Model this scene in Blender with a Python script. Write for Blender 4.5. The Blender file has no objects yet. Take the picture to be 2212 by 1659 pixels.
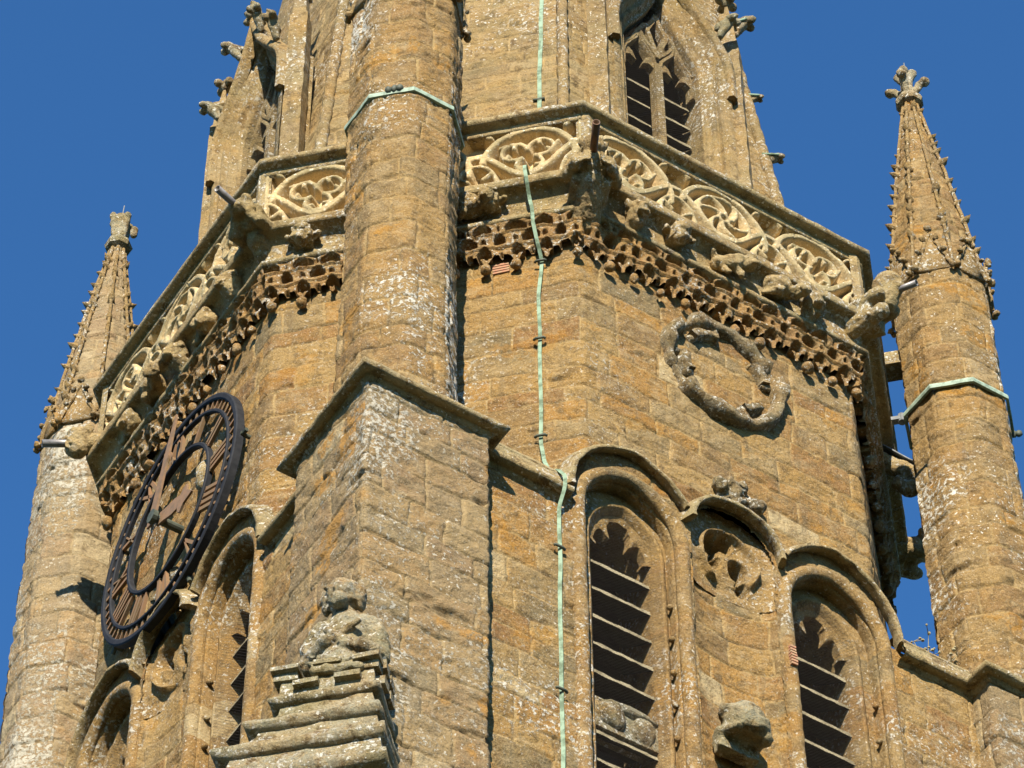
import bpy, math, random
import numpy as np
from mathutils import Vector, Matrix
# ---------------------------------------------------------------- camera, world, sun
S = bpy.context.scene
COL = S.collection
cd = bpy.data.cameras.new("camera"); cam = bpy.data.objects.new("camera", cd); COL.objects.link(cam)
AZ, PI_, RO = math.radians(57.102973809541915), math.radians(50.95546411780328), math.radians(-0.41319614607901367)
f_ = Vector((math.cos(AZ) * math.cos(PI_), math.sin(AZ) * math.cos(PI_), math.sin(PI_)))
r_ = Vector((math.sin(AZ), -math.cos(AZ), 0)); u_ = r_.cross(f_)
c_, s_ = math.cos(RO), math.sin(RO)
R_, U_ = r_ * c_ + u_ * s_, -r_ * s_ + u_ * c_
cam.matrix_world = Matrix(((R_.x, U_.x, -f_.x, -10.951445), (R_.y, U_.y, -f_.y, -16.974253), (R_.z, U_.z, -f_.z, -19.570200), (0, 0, 0, 1)))
cd.sensor_width = 36; cd.lens = 7938.186 / 2212 * 36; cd.clip_start = 1; cd.clip_end = 2000
S.camera = cam
W = bpy.data.worlds.new("World"); S.world = W; W.use_nodes = True
nt = W.node_tree; nt.nodes.clear()
sky = nt.nodes.new("ShaderNodeTexSky"); sky.sky_type = 'NISHITA'; sky.sun_disc = False
SUN_AZ, SUN_EL = math.radians(-127.5), math.radians(31)
sd = Vector((math.cos(SUN_AZ) * math.cos(SUN_EL), math.sin(SUN_AZ) * math.cos(SUN_EL), math.sin(SUN_EL)))
sky.sun_elevation = SUN_EL; sky.sun_rotation = math.atan2(sd.x, sd.y) % (2 * math.pi)
sky.air_density = 1.0; sky.dust_density = 0.0; sky.ozone_density = 6.0; sky.altitude = 100
bg = nt.nodes.new("ShaderNodeBackground"); bg.inputs[1].default_value = 0.076
wo = nt.nodes.new("ShaderNodeOutputWorld")
tn = nt.nodes.new("ShaderNodeMix"); tn.data_type = 'RGBA'; tn.blend_type = 'MULTIPLY'; tn.inputs[0].default_value = 1; tn.inputs[7].default_value = (.56, .98, 1.20, 1)
nt.links.new(sky.outputs[0], tn.inputs[6]); nt.links.new(tn.outputs[2], bg.inputs[0]); nt.links.new(bg.outputs[0], wo.inputs[0])
sl = bpy.data.lights.new("sun", 'SUN'); sl.energy = 5.0; sl.angle = math.radians(0.5); sl.color = (1.0, 0.90, 0.74)
so = bpy.data.objects.new("sun", sl); COL.objects.link(so)
so.rotation_euler = (-sd).to_track_quat('-Z', 'Y').to_euler()
S.view_settings.view_transform = 'Standard'; S.view_settings.look = 'None'; S.view_settings.gamma = 1
S.view_settings.exposure = 1.22

T8 = math.tan(math.pi / 8)
A, B = 3.0, 1.2867
T, TA = 2.687, 0.408

# ---------------------------------------------------------------- noise
def _h(i, j, k, seed):
    n = (i * 374761393 + j * 668265263 + k * 2147483647 + seed * 974634777).astype(np.int64) & 0xffffffff
    n = ((n ^ (n >> 13)) * 1274126177) & 0xffffffff
    return ((n ^ (n >> 16)) & 0xffffff) / float(0xffffff)

def vn(Pn, sc, seed=0):
    Q = np.asarray(Pn, float) * sc; I = np.floor(Q).astype(np.int64); F = Q - I; F = F * F * (3 - 2 * F)
    o = 0
    for a in (0, 1):
        for b in (0, 1):
            for c in (0, 1):
                w = (F[:, 0] if a else 1 - F[:, 0]) * (F[:, 1] if b else 1 - F[:, 1]) * (F[:, 2] if c else 1 - F[:, 2])
                o = o + w * _h(I[:, 0] + a, I[:, 1] + b, I[:, 2] + c, seed)
    return o * 2 - 1

def fbm(Pn, sc, seed=0, octv=3):
    o = 0; a = 1
    for q in range(octv):
        o = o + a * vn(Pn, sc * 2 ** q, seed + q * 17); a *= .5
    return o

def jit(V, amp, sc=9, seed=0):
    V = np.asarray(V, float)
    return V + amp * np.stack([fbm(V, sc, seed + 100 * k, 3) for k in range(3)], 1)

# ---------------------------------------------------------------- mesh helpers
def mesh(name, V, Fc, mat, parent=None, smooth=True, col=None):
    V = np.asarray(V, np.float32)
    me = bpy.data.meshes.new(name)
    if isinstance(Fc, np.ndarray):
        n, k = Fc.shape; flat = Fc.ravel(); starts = np.arange(n) * k; tot = np.full(n, k)
    else:
        tot = np.array([len(q) for q in Fc]); starts = np.concatenate([[0], np.cumsum(tot)[:-1]]); flat = np.array([i for q in Fc for i in q]); n = len(Fc)
    me.vertices.add(len(V)); me.vertices.foreach_set('co', V.ravel())
    me.loops.add(len(flat)); me.loops.foreach_set('vertex_index', flat.astype(np.int32))
    me.polygons.add(n); me.polygons.foreach_set('loop_start', starts.astype(np.int32)); me.polygons.foreach_set('loop_total', tot.astype(np.int32))
    me.polygons.foreach_set('use_smooth', np.full(n, smooth))
    if col is not None:
        at = me.attributes.new('sc', 'FLOAT_COLOR', 'POINT'); at.data.foreach_set('color', np.asarray(col, np.float32).ravel())
    me.update(calc_edges=True); me.validate()
    if mat: me.materials.append(mat)
    o = bpy.data.objects.new(name, me); COL.objects.link(o)
    if parent is not None: o.parent = parent
    return o

def thing(name, label, cat, group=None, o=None):
    if o is None:
        o = bpy.data.objects.new(name, None); COL.objects.link(o)
    o['label'] = label; o['category'] = cat
    if group: o['group'] = group
    return o

def lab(o, s): o['label'] = s; return o

class MB:
    def __init__(s): s.V = []; s.F = []; s.n = 0
    def add(s, V, F):
        V = np.asarray(V, float); s.V.append(V); s.F += [tuple(int(i) + s.n for i in q) for q in F]; s.n += len(V)
        return s
    def build(s, name, mat, parent=None, smooth=False, jt=0, sc=9, seed=0):
        V = np.concatenate(s.V)
        if jt: V = jit(V, jt, sc, seed)
        return mesh(name, V, s.F, mat, parent, smooth)

def grid_faces(nu, nv, keep=None):
    i = np.arange(nu - 1)[:, None]; j = np.arange(nv - 1)[None, :]
    a = i * nv + j
    Fq = np.stack([a, a + nv, a + nv + 1, a + 1], -1).reshape(-1, 4)
    return Fq if keep is None else Fq[keep.ravel()]

class Frame:
    """wall frame: u along the wall (to the viewer's right), o outward, z up"""
    def __init__(s, deg, dist, u0=0):
        s.u0 = u0; a = math.radians(deg); s.n = np.array([math.cos(a), math.sin(a), 0]); s.t = np.array([-math.sin(a), math.cos(a), 0]); s.d = dist
    def __call__(s, u, o, z):
        u = np.asarray(u, float) + s.u0; o = np.asarray(o, float) + 0 * u; z = np.asarray(z, float) + 0 * u
        return (s.d + o)[..., None] * s.n + u[..., None] * s.t + z[..., None] * np.array([0, 0, 1.0])
FR = Frame(-90, A); FL = Frame(180, A); FD = Frame(-135, (A + B) / math.sqrt(2)); FE = Frame(-42.56, 2.977, -.176); FW = Frame(135, (A + B) / math.sqrt(2))

def box(mb, F, u0, u1, o0, o1, z0, z1, seg=1):
    V = [F(np.array(u), np.array(o), np.array(z)) for u in (u0, u1) for o in (o0, o1) for z in (z0, z1)]
    mb.add(V, [(0, 1, 3, 2), (4, 6, 7, 5), (0, 4, 5, 1), (2, 3, 7, 6), (1, 5, 7, 3), (0, 2, 6, 4)])

def arch(w, h, zs, cu, n=28, down=None, dz=.12):
    """two-centred arch from left spring to right spring, with jamb legs to z=down"""
    R = (w * w + h * h) / (2 * w); c = R - w
    a1 = math.atan2(h, c)
    P = []
    for k in range(n // 2 + 1):
        a = math.pi - a1 * k / (n // 2); P.append((cu + c + R * math.cos(a), zs + R * math.sin(a)))
    L = [(x, z) for x, z in P]
    Rr = [(2 * cu - x, z) for x, z in reversed(P[:-1])]
    P = L + Rr
    if down is not None:
        m = max(2, int((zs - down) / dz))
        legs = [down + (zs - down) * k / m for k in range(m)]
        P = [(cu - w, z) for z in legs] + P + [(cu + w, z) for z in reversed(legs)]
    return np.array(P)

def vsweep(F, P, prof, mb=None, jt=0.0, closed=False, scale=None):
    """sweep a (n,o) profile along an in-wall path (u,z); n points to the left of travel (outside of an arch)"""
    P = np.asarray(P, float); N = len(P)
    if closed: d = np.roll(P, -1, 0) - np.roll(P, 1, 0)
    else:
        d = np.gradient(P, axis=0)
    d /= np.linalg.norm(d, axis=1)[:, None] + 1e-9
    nn = np.stack([-d[:, 1], d[:, 0]], 1)
    prof = np.asarray(prof, float); K = len(prof)
    V = []
    for i in range(N):
        s = 1 if scale is None else scale[i]
        q = P[i] + nn[i] * (prof[:, 0:1] * s)
        V.append(F(q[:, 0], prof[:, 1] * s, q[:, 1]))
    V = np.concatenate(V); Fq = []
    rng = range(N if closed else N - 1)
    for i in rng:
        j = (i + 1) % N
        for k in range(K - 1): Fq.append((i * K + k, i * K + k + 1, j * K + k + 1, j * K + k))
    if not closed and K > 3: Fq += [tuple(range(K)), tuple((N - 1) * K + k for k in range(K - 1, -1, -1))]
    mb = mb or MB(); mb.add(V, Fq); return mb

def circ_prof(r, o=0, n=10, a0=0, a1=360):
    return [(r * math.cos(math.radians(a0 + (a1 - a0) * k / n)), o + r * math.sin(math.radians(a0 + (a1 - a0) * k / n))) for k in range(n + 1)]

def hsweep(pts, prof, z0, mb=None, res=.06, closed=False):
    """moulding along a plan polyline travelled ccw (outward = right of travel), mitred"""
    pts = [np.array(p, float) for p in pts]; N = len(pts); segs = N if closed else N - 1
    en = []
    for i in range(segs):
        d = pts[(i + 1) % N] - pts[i]; d /= np.linalg.norm(d); en.append(np.array([d[1], -d[0]]))
    prof = np.asarray(prof, float); K = len(prof); cols = []
    for i in range(segs):
        L = np.linalg.norm(pts[(i + 1) % N] - pts[i]); m = max(1, int(L / res))
        def mit(k):
            if closed: a, b = en[(k - 1) % segs], en[k % segs]
            else: a, b = en[max(k - 1, 0)], en[min(k, segs - 1)]
            v = a + b; v = v / (v @ v) * 2; return v
        m0, m1 = mit(i), mit(i + 1)
        for k in range(m + (1 if (i == segs - 1 and not closed) else 0)):
            t = k / m; p = pts[i] * (1 - t) + pts[(i + 1) % N] * t
            e = m0 if k == 0 else (m1 if k == m else en[i])
            cols.append((p, e))
    V = np.concatenate([np.stack([p[0] + prof[:, 0] * e[0], p[1] + prof[:, 0] * e[1], z0 + prof[:, 1]], 1) for p, e in cols])
    n = len(cols); Fq = []
    for i in range(n if closed else n - 1):
        j = (i + 1) % n
        for k in range(K - 1): Fq.append((i * K + k, i * K + k + 1, j * K + k + 1, j * K + k))
    mb = mb or MB(); mb.add(V, Fq); return mb

def tube(mb, pts, r, n=8, cap=True):
    pts = [Vector(p) for p in pts]; N = len(pts); V = []; Fq = []
    rr = r if isinstance(r, (list, tuple)) else [r] * N
    prev = None
    for i in range(N):
        d = (pts[min(i + 1, N - 1)] - pts[max(i - 1, 0)]).normalized()
        a = Vector((0, 0, 1)) if abs(d.z) < .9 else Vector((1, 0, 0))
        if prev is not None and abs(prev.dot(d)) < .95: a = prev
        x = (a - d * a.dot(d)).normalized(); prev = x; y = d.cross(x)
        for k in range(n):
            t = 2 * math.pi * k / n; V.append(pts[i] + (x * math.cos(t) + y * math.sin(t)) * rr[i])
    for i in range(N - 1):
        for k in range(n): Fq.append((i * n + k, i * n + (k + 1) % n, (i + 1) * n + (k + 1) % n, (i + 1) * n + k))
    if cap: Fq.append(tuple(range(n - 1, -1, -1))); Fq.append(tuple((N - 1) * n + k for k in range(n)))
    mb.add([tuple(v) for v in V], Fq); return mb

# ---------------------------------------------------------------- materials
def newmat(name):
    m = bpy.data.materials.new(name); m.use_nodes = True; n = m.node_tree; n.nodes.clear()
    out = n.nodes.new("ShaderNodeOutputMaterial"); b = n.nodes.new("ShaderNodeBsdfPrincipled")
    n.links.new(b.outputs[0], out.inputs[0]); b.inputs['Roughness'].default_value = .9
    b.inputs['Specular IOR Level'].default_value = .25
    return m, n, b

class NB:
    def __init__(s, n):
        s.n = n; s.g = n.nodes.new("ShaderNodeNewGeometry"); s.pos = s.g.outputs['Position']
    def sock(s, x, node, i):
        if isinstance(x, (int, float)): node.inputs[i].default_value = x
        elif isinstance(x, tuple): node.inputs[i].default_value = x + ((1,) if len(x) == 3 and node.inputs[i].type == 'RGBA' else ())
        else: s.n.links.new(x, node.inputs[i])
    def math(s, op, a, b=0.0, clamp=False):
        m = s.n.nodes.new("ShaderNodeMath"); m.operation = op; m.use_clamp = clamp; s.sock(a, m, 0); s.sock(b, m, 1); return m.outputs[0]
    def noise(s, sc, det=3, rough=.6, vec=None, dist=0):
        m = s.n.nodes.new("ShaderNodeTexNoise"); m.inputs['Scale'].default_value = sc; m.inputs['Detail'].default_value = det
        m.inputs['Roughness'].default_value = rough; m.inputs['Distortion'].default_value = dist
        s.n.links.new(vec or s.pos, m.inputs['Vector']); return m.outputs['Fac']
    def step(s, x, a, b):
        m = s.n.nodes.new("ShaderNodeMapRange"); m.interpolation_type = 'SMOOTHSTEP'; m.clamp = True
        s.sock(x, m, 0); m.inputs[1].default_value = a; m.inputs[2].default_value = b; return m.outputs[0]
    def mix(s, f, a, b, mode='MIX'):
        m = s.n.nodes.new("ShaderNodeMix"); m.data_type = 'RGBA'; m.blend_type = mode; m.clamp_factor = True
        s.sock(f, m, 0); s.sock(a, m, 6); s.sock(b, m, 7); return m.outputs[2]
    def ramp(s, x, stops, interp='LINEAR'):
        m = s.n.nodes.new("ShaderNodeValToRGB"); e = m.color_ramp.elements; m.color_ramp.interpolation = interp
        while len(e) > 1: e.remove(e[0])
        e[0].position = stops[0][0]; e[0].color = stops[0][1] + (1,)
        for p, c in stops[1:]:
            q = e.new(p); q.color = c + (1,)
        s.sock(x, m, 0); return m.outputs[0]
    def scale(s, v):
        m = s.n.nodes.new("ShaderNodeMapping"); m.inputs['Scale'].default_value = v; s.n.links.new(s.pos, m.inputs[0]); return m.outputs[0]
    def bump(s, h, strength, dist, prev=None):
        m = s.n.nodes.new("ShaderNodeBump"); m.inputs['Strength'].default_value = strength; m.inputs['Distance'].default_value = dist
        s.n.links.new(h, m.inputs['Height'])
        if prev: s.n.links.new(prev, m.inputs['Normal'])
        return m.outputs[0]

IRON = [(.0, (.29, .165, .065)), (.13, (.33, .205, .080)), (.27, (.235, .15, .070)), (.40, (.36, .24, .105)), (.53, (.26, .140, .058)),
        (.66, (.28, .205, .105)), (.78, (.37, .205, .070)), (.90, (.20, .155, .085)), (.965, (.52, .41, .24))]
WARM = [(.0, (.31, .215, .105)), (.3, (.36, .255, .125)), (.55, (.27, .20, .11)), (.8, (.39, .295, .16))]

def stone(name, pal=IRON, attr=True, lich=.5, orange=.3, green=0., tint=None, dark=.35, bump=1.0, cell=None, white=(.74, .70, .60), lsc=1.5):
    m, n, b = newmat(name); k = NB(n)
    if attr:
        a = n.nodes.new("ShaderNodeAttribute"); a.attribute_name = 'sc'; sp = n.nodes.new("ShaderNodeSeparateColor"); n.links.new(a.outputs['Color'], sp.inputs[0])
        r1, r2, mo, al = sp.outputs[0], sp.outputs[1], sp.outputs[2], a.outputs['Alpha']
    else:
        v = n.nodes.new("ShaderNodeTexVoronoi"); n.links.new(k.scale(cell or (1.1, 1.1, 3.2)), v.inputs['Vector']); v.inputs['Scale'].default_value = 1.0
        sp = n.nodes.new("ShaderNodeSeparateColor"); n.links.new(v.outputs['Color'], sp.inputs[0]); r1, r2 = sp.outputs[0], sp.outputs[1]; mo = None; al = 1.0
    col = k.ramp(r1, pal, 'CONSTANT' if attr else 'LINEAR')
    # broad and medium mottling
    n1 = k.noise(5, 5, .65); n2 = k.noise(10, 5, .66); n3 = k.noise(55, 3, .7)
    col = k.mix(k.step(n1, .35, .7), col, k.mix(.5, col, (.45, .27, .09)))
    col = k.mix(k.math('MULTIPLY', k.step(n2, .49, .64), dark * 1.9, clamp=True), col, (.125, .08, .038))
    col = k.mix(k.math('MULTIPLY', k.step(k.noise(6.5, 5, .68, vec=k.scale((1, 1, 1.5))), .50, .66), .55), col, (.44, .33, .185))
    col = k.mix(k.math('MULTIPLY', k.step(n3, .52, .66), .45), col, (.54, .38, .17))
    st = k.noise(3.2, 4, .6, vec=k.scale((3, 3, .6)))
    col = k.mix(k.math('MULTIPLY', k.step(st, .52, .7), .45), col, (.17, .125, .07))
    if green: col = k.mix(k.math('MULTIPLY', k.step(k.noise(2.3, 4, .6), .42, .62), green), col, (.17, .17, .075))
    if mo is not None:
        mm = k.math('MULTIPLY', k.math('MULTIPLY', mo, .95), k.step(k.noise(4, 3), .30, .50))
        col = k.mix(mm, col, (.52, .37, .18))
        md = k.math('MULTIPLY', k.math('MULTIPLY', mo, .8), k.step(k.noise(3.3, 3), .52, .62))
        col = k.mix(md, col, (.06, .042, .025))
    gr = k.noise(95, 2, .6); gr2 = k.noise(62, 3, .7, vec=k.scale((1.3, 1.3, 1)))
    col = k.mix(k.math('MULTIPLY', k.step(gr, .50, .66), .30), col, (.085, .055, .03))
    col = k.mix(k.math('MULTIPLY', k.step(gr2, .54, .66), .35), col, (.58, .48, .33))
    # crisp pale speckle everywhere, and white crust patches
    sp1 = k.step(k.noise(34, 2, .5), .645, .68)
    pt = k.step(k.math('ADD', k.noise(lsc, 4, .6), k.math('MULTIPLY', k.math('SUBTRACT', al, .85), .10)), .48, .60)
    sp2 = k.step(k.math('ADD', k.noise(27, 6, .68), k.math('MULTIPLY', k.math('SUBTRACT', al, .85), .075)), .54, .61)
    lw = k.math('MULTIPLY', k.math('MULTIPLY', sp2, pt), k.math('MULTIPLY', al, lich * 2.2, clamp=True), clamp=True)
    sw = k.math('MULTIPLY', k.math('MULTIPLY', sp1, k.step(k.noise(lsc * 1.7, 3, .6), .36, .54)), k.math('MULTIPLY', al, min(1.2, lich * 1.8), clamp=True), clamp=True)
    col = k.mix(k.math('MAXIMUM', lw, sw), col, white)
    if orange:
        om = k.math('MULTIPLY', k.step(k.noise(1.7, 2, .5, vec=k.scale((1, 1, 1.3)), dist=.3), .60, .645), k.step(k.noise(15, 4, .7), .42, .52))
        col = k.mix(k.math('MULTIPLY', om, orange), col, (.50, .22, .02))
    if tint: col = k.mix(tint[1], col, tint[0])
    hs = n.nodes.new('ShaderNodeHueSaturation'); hs.inputs['Saturation'].default_value = 1.07; hs.inputs['Value'].default_value = .79; hs.inputs['Hue'].default_value = .502
    n.links.new(col, hs.inputs['Color']); n.links.new(hs.outputs[0], b.inputs['Base Color'])
    h = k.math('ADD', k.math('MULTIPLY', k.noise(12, 6, .75), 1.0), k.math('MULTIPLY', lw, .15))
    nb = k.bump(h, 1.0 * bump, .05)
    nb = k.bump(k.noise(42, 4, .7), 1.0 * bump, .014, nb)
    n.links.new(nb, b.inputs['Normal'])
    return m

M_wall = stone('ironstone_ashlar', lich=.45, orange=.25)
M_butt = stone('lichened_ashlar', lich=1.0, orange=.9, lsc=1.9, tint=((.33, .275, .18), .38))
M_turret = stone('pinnacle_ashlar', lich=.9, orange=.35, pal=[(p, tuple(.5 * a_ + .5 * b_ for a_, b_ in zip(c, (.30, .20, .095)))) for p, c in IRON])
M_turretw = stone('white_lichen_ashlar', lich=.9, orange=.3, lsc=1.1, tint=((.44, .38, .27), .35), white=(.62, .58, .48))
M_spire = stone('spire_ashlar', pal=WARM, lich=.7, orange=.15, green=.2, dark=.45)
M_sidewall = stone('moulded_ironstone', attr=False, cell=(.5, .5, 2.6), lich=.4, orange=.1)
M_net = stone('carved_ironstone', attr=False, cell=(1.5, 1.5, 1.5), pal=[(.0, (.31, .175, .075)), (.5, (.38, .22, .095)), (1, (.28, .17, .08))], lich=.45, orange=.05)
M_carved = stone('weathered_carving', attr=False, pal=[(.0, (.38, .29, .155)), (.5, (.46, .36, .20)), (1, (.34, .265, .15))], lich=.45, orange=.1, green=.22)
M_grey = stone('grey_green_carving', attr=False, pal=[(.0, (.30, .28, .20)), (.5, (.40, .37, .27)), (1, (.23, .22, .16))], lich=1.1, orange=.15, green=.35, dark=.5)
M_crust = stone('black_and_white_crust', attr=False, cell=(5, 5, 5), pal=[(.0, (.22, .18, .12)), (.4, (.12, .11, .08)), (.7, (.30, .25, .17)), (1, (.20, .18, .13))], lich=1.4, orange=.1, green=.2, dark=.6, lsc=4.0)
M_string = stone('string_course_stone', attr=False, cell=(1.2, 1.2, 1.2), pal=[(.0, (.33, .27, .16)), (.5, (.44, .36, .21)), (1, (.36, .29, .17))], lich=.6, orange=.1, green=.25, dark=.45)
M_pinn = stone('pinnacle_carving', attr=False, pal=[(.0, (.30, .20, .095)), (.5, (.37, .25, .115)), (1, (.26, .185, .10))], lich=.45, orange=.2, green=.1)
M_luc = stone('lucarne_stone', attr=False, cell=(.8, .8, 1.6), pal=WARM, lich=.5, orange=.1, green=.2, dark=.4)

def parapet_mat():
    m, n, b = newmat('pale_parapet_stone'); k = NB(n)
    a = n.nodes.new("ShaderNodeAttribute"); a.attribute_name = 'sc'; sp = n.nodes.new("ShaderNodeSeparateColor"); n.links.new(a.outputs['Color'], sp.inputs[0])
    face = sp.outputs[0]
    c = k.mix(k.noise(6, 4), (.54, .41, .215), (.46, .33, .165))
    w = k.mix(k.step(k.noise(3, 4), .4, .6), (.36, .285, .155), (.25, .205, .105))
    w = k.mix(k.math('MULTIPLY', k.step(k.noise(60, 3), .55, .75), .6), w, (.42, .37, .26))
    c = k.mix(k.math('MULTIPLY', face, k.step(k.noise(2.2, 3), .28, .5)), c, w)
    c = k.mix(k.math('MULTIPLY', k.step(k.noise(95, 2, .6), .50, .66), .35), c, (.12, .085, .045))
    c = k.mix(k.math('MULTIPLY', k.step(k.noise(5, 4, .65, vec=k.scale((2.5, 2.5, .7))), .50, .68), .5), c, (.17, .13, .07))
    c = k.mix(k.math('MULTIPLY', k.step(k.noise(34, 3, .5), .62, .66), .7), c, (.58, .54, .43))
    n.links.new(c, b.inputs['Base Color'])
    nb = k.bump(k.noise(30, 5, .7), .8, .02); n.links.new(nb, b.inputs['Normal'])
    return m
M_par = parapet_mat()

def simple(name, col, rough=.8, metal=0, var=None, vs=8, bump=.3):
    m, n, b = newmat(name); k = NB(n)
    c = k.mix(k.step(k.noise(vs, 4, .7), .4, .65), col, var or tuple(x * .6 for x in col))
    n.links.new(c, b.inputs['Base Color']); b.inputs['Roughness'].default_value = rough; b.inputs['Metallic'].default_value = metal
    nb = k.bump(k.noise(50, 3), bump, .004); n.links.new(nb, b.inputs['Normal']); return m
M_tape = simple('verdigris_copper', (.20, .28, .20), .8, 0, (.085, .12, .075), 11)
M_band = simple('dull_verdigris', (.25, .32, .25), .7, 0, (.13, .17, .13), 16)
M_clip = simple('dark_bronze', (.07, .08, .06), .6)
M_black = simple('black_painted_iron', (.008, .009, .012), .75, 0, (.016, .017, .02), 12)
M_cop = simple('worn_copper', (.21, .125, .07), .65, .1, (.15, .10, .06), 14)
M_num = simple('tarnished_copper', (.16, .105, .055), .7, .1, (.20, .11, .055), 6)
M_bronze = simple('brown_bronze', (.14, .075, .045), .45, .4, (.09, .06, .04), 15)
M_lead = simple('lead_pipe', (.20, .19, .185), .45, .3, (.13, .12, .12), 15)
M_zinc = simple('grey_metal', (.17, .18, .19), .7, .1, (.11, .12, .125), 15)
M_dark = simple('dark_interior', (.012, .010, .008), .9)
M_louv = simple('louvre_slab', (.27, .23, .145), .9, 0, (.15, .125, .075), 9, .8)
M_louv_shade = simple('louvre_painted_shade', (.055, .046, .032), .9, 0, (.03, .025, .017), 18, .5)  # louvre faces behind the pale front edge: shade painted into the colour
M_brick = simple('red_tile', (.30, .14, .085), .9, 0, (.27, .19, .11), 40, .8)
M_twig = simple('dry_twig', (.30, .26, .15), .9)
M_grass = simple('grass', (.025, .036, .013), .95, 0, (.036, .04, .018), .3)
M_core = simple('tower_core', (.25, .17, .09), .9)
M_net_wire, _n, _b = newmat('bird_netting')
_k = NB(_n); _b.inputs['Base Color'].default_value = (.03, .025, .02, 1)
_tr = _n.nodes.new('ShaderNodeBsdfTransparent'); _mx = _n.nodes.new('ShaderNodeMixShader')
_sep = _n.nodes.new('ShaderNodeSeparateXYZ'); _n.links.new(_k.pos, _sep.inputs[0])
def _wire(sock, f): return _k.math('GREATER_THAN', _k.math('FRACT', _k.math('MULTIPLY', sock, f)), .93)
_w = _k.math('MAXIMUM', _wire(_k.math('ADD', _k.math('ADD', _sep.outputs[0], _sep.outputs[1]), _sep.outputs[2]), 34), _wire(_k.math('SUBTRACT', _k.math('ADD', _sep.outputs[0], _sep.outputs[1]), _sep.outputs[2]), 34))
_n.links.new(_w, _mx.inputs[0]); _n.links.new(_tr.outputs[0], _mx.inputs[1]); _n.links.new(_b.outputs[0], _mx.inputs[2])
_n.links.new(_mx.outputs[0], [q for q in _n.nodes if q.type == 'OUTPUT_MATERIAL'][0].inputs[0])

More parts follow.
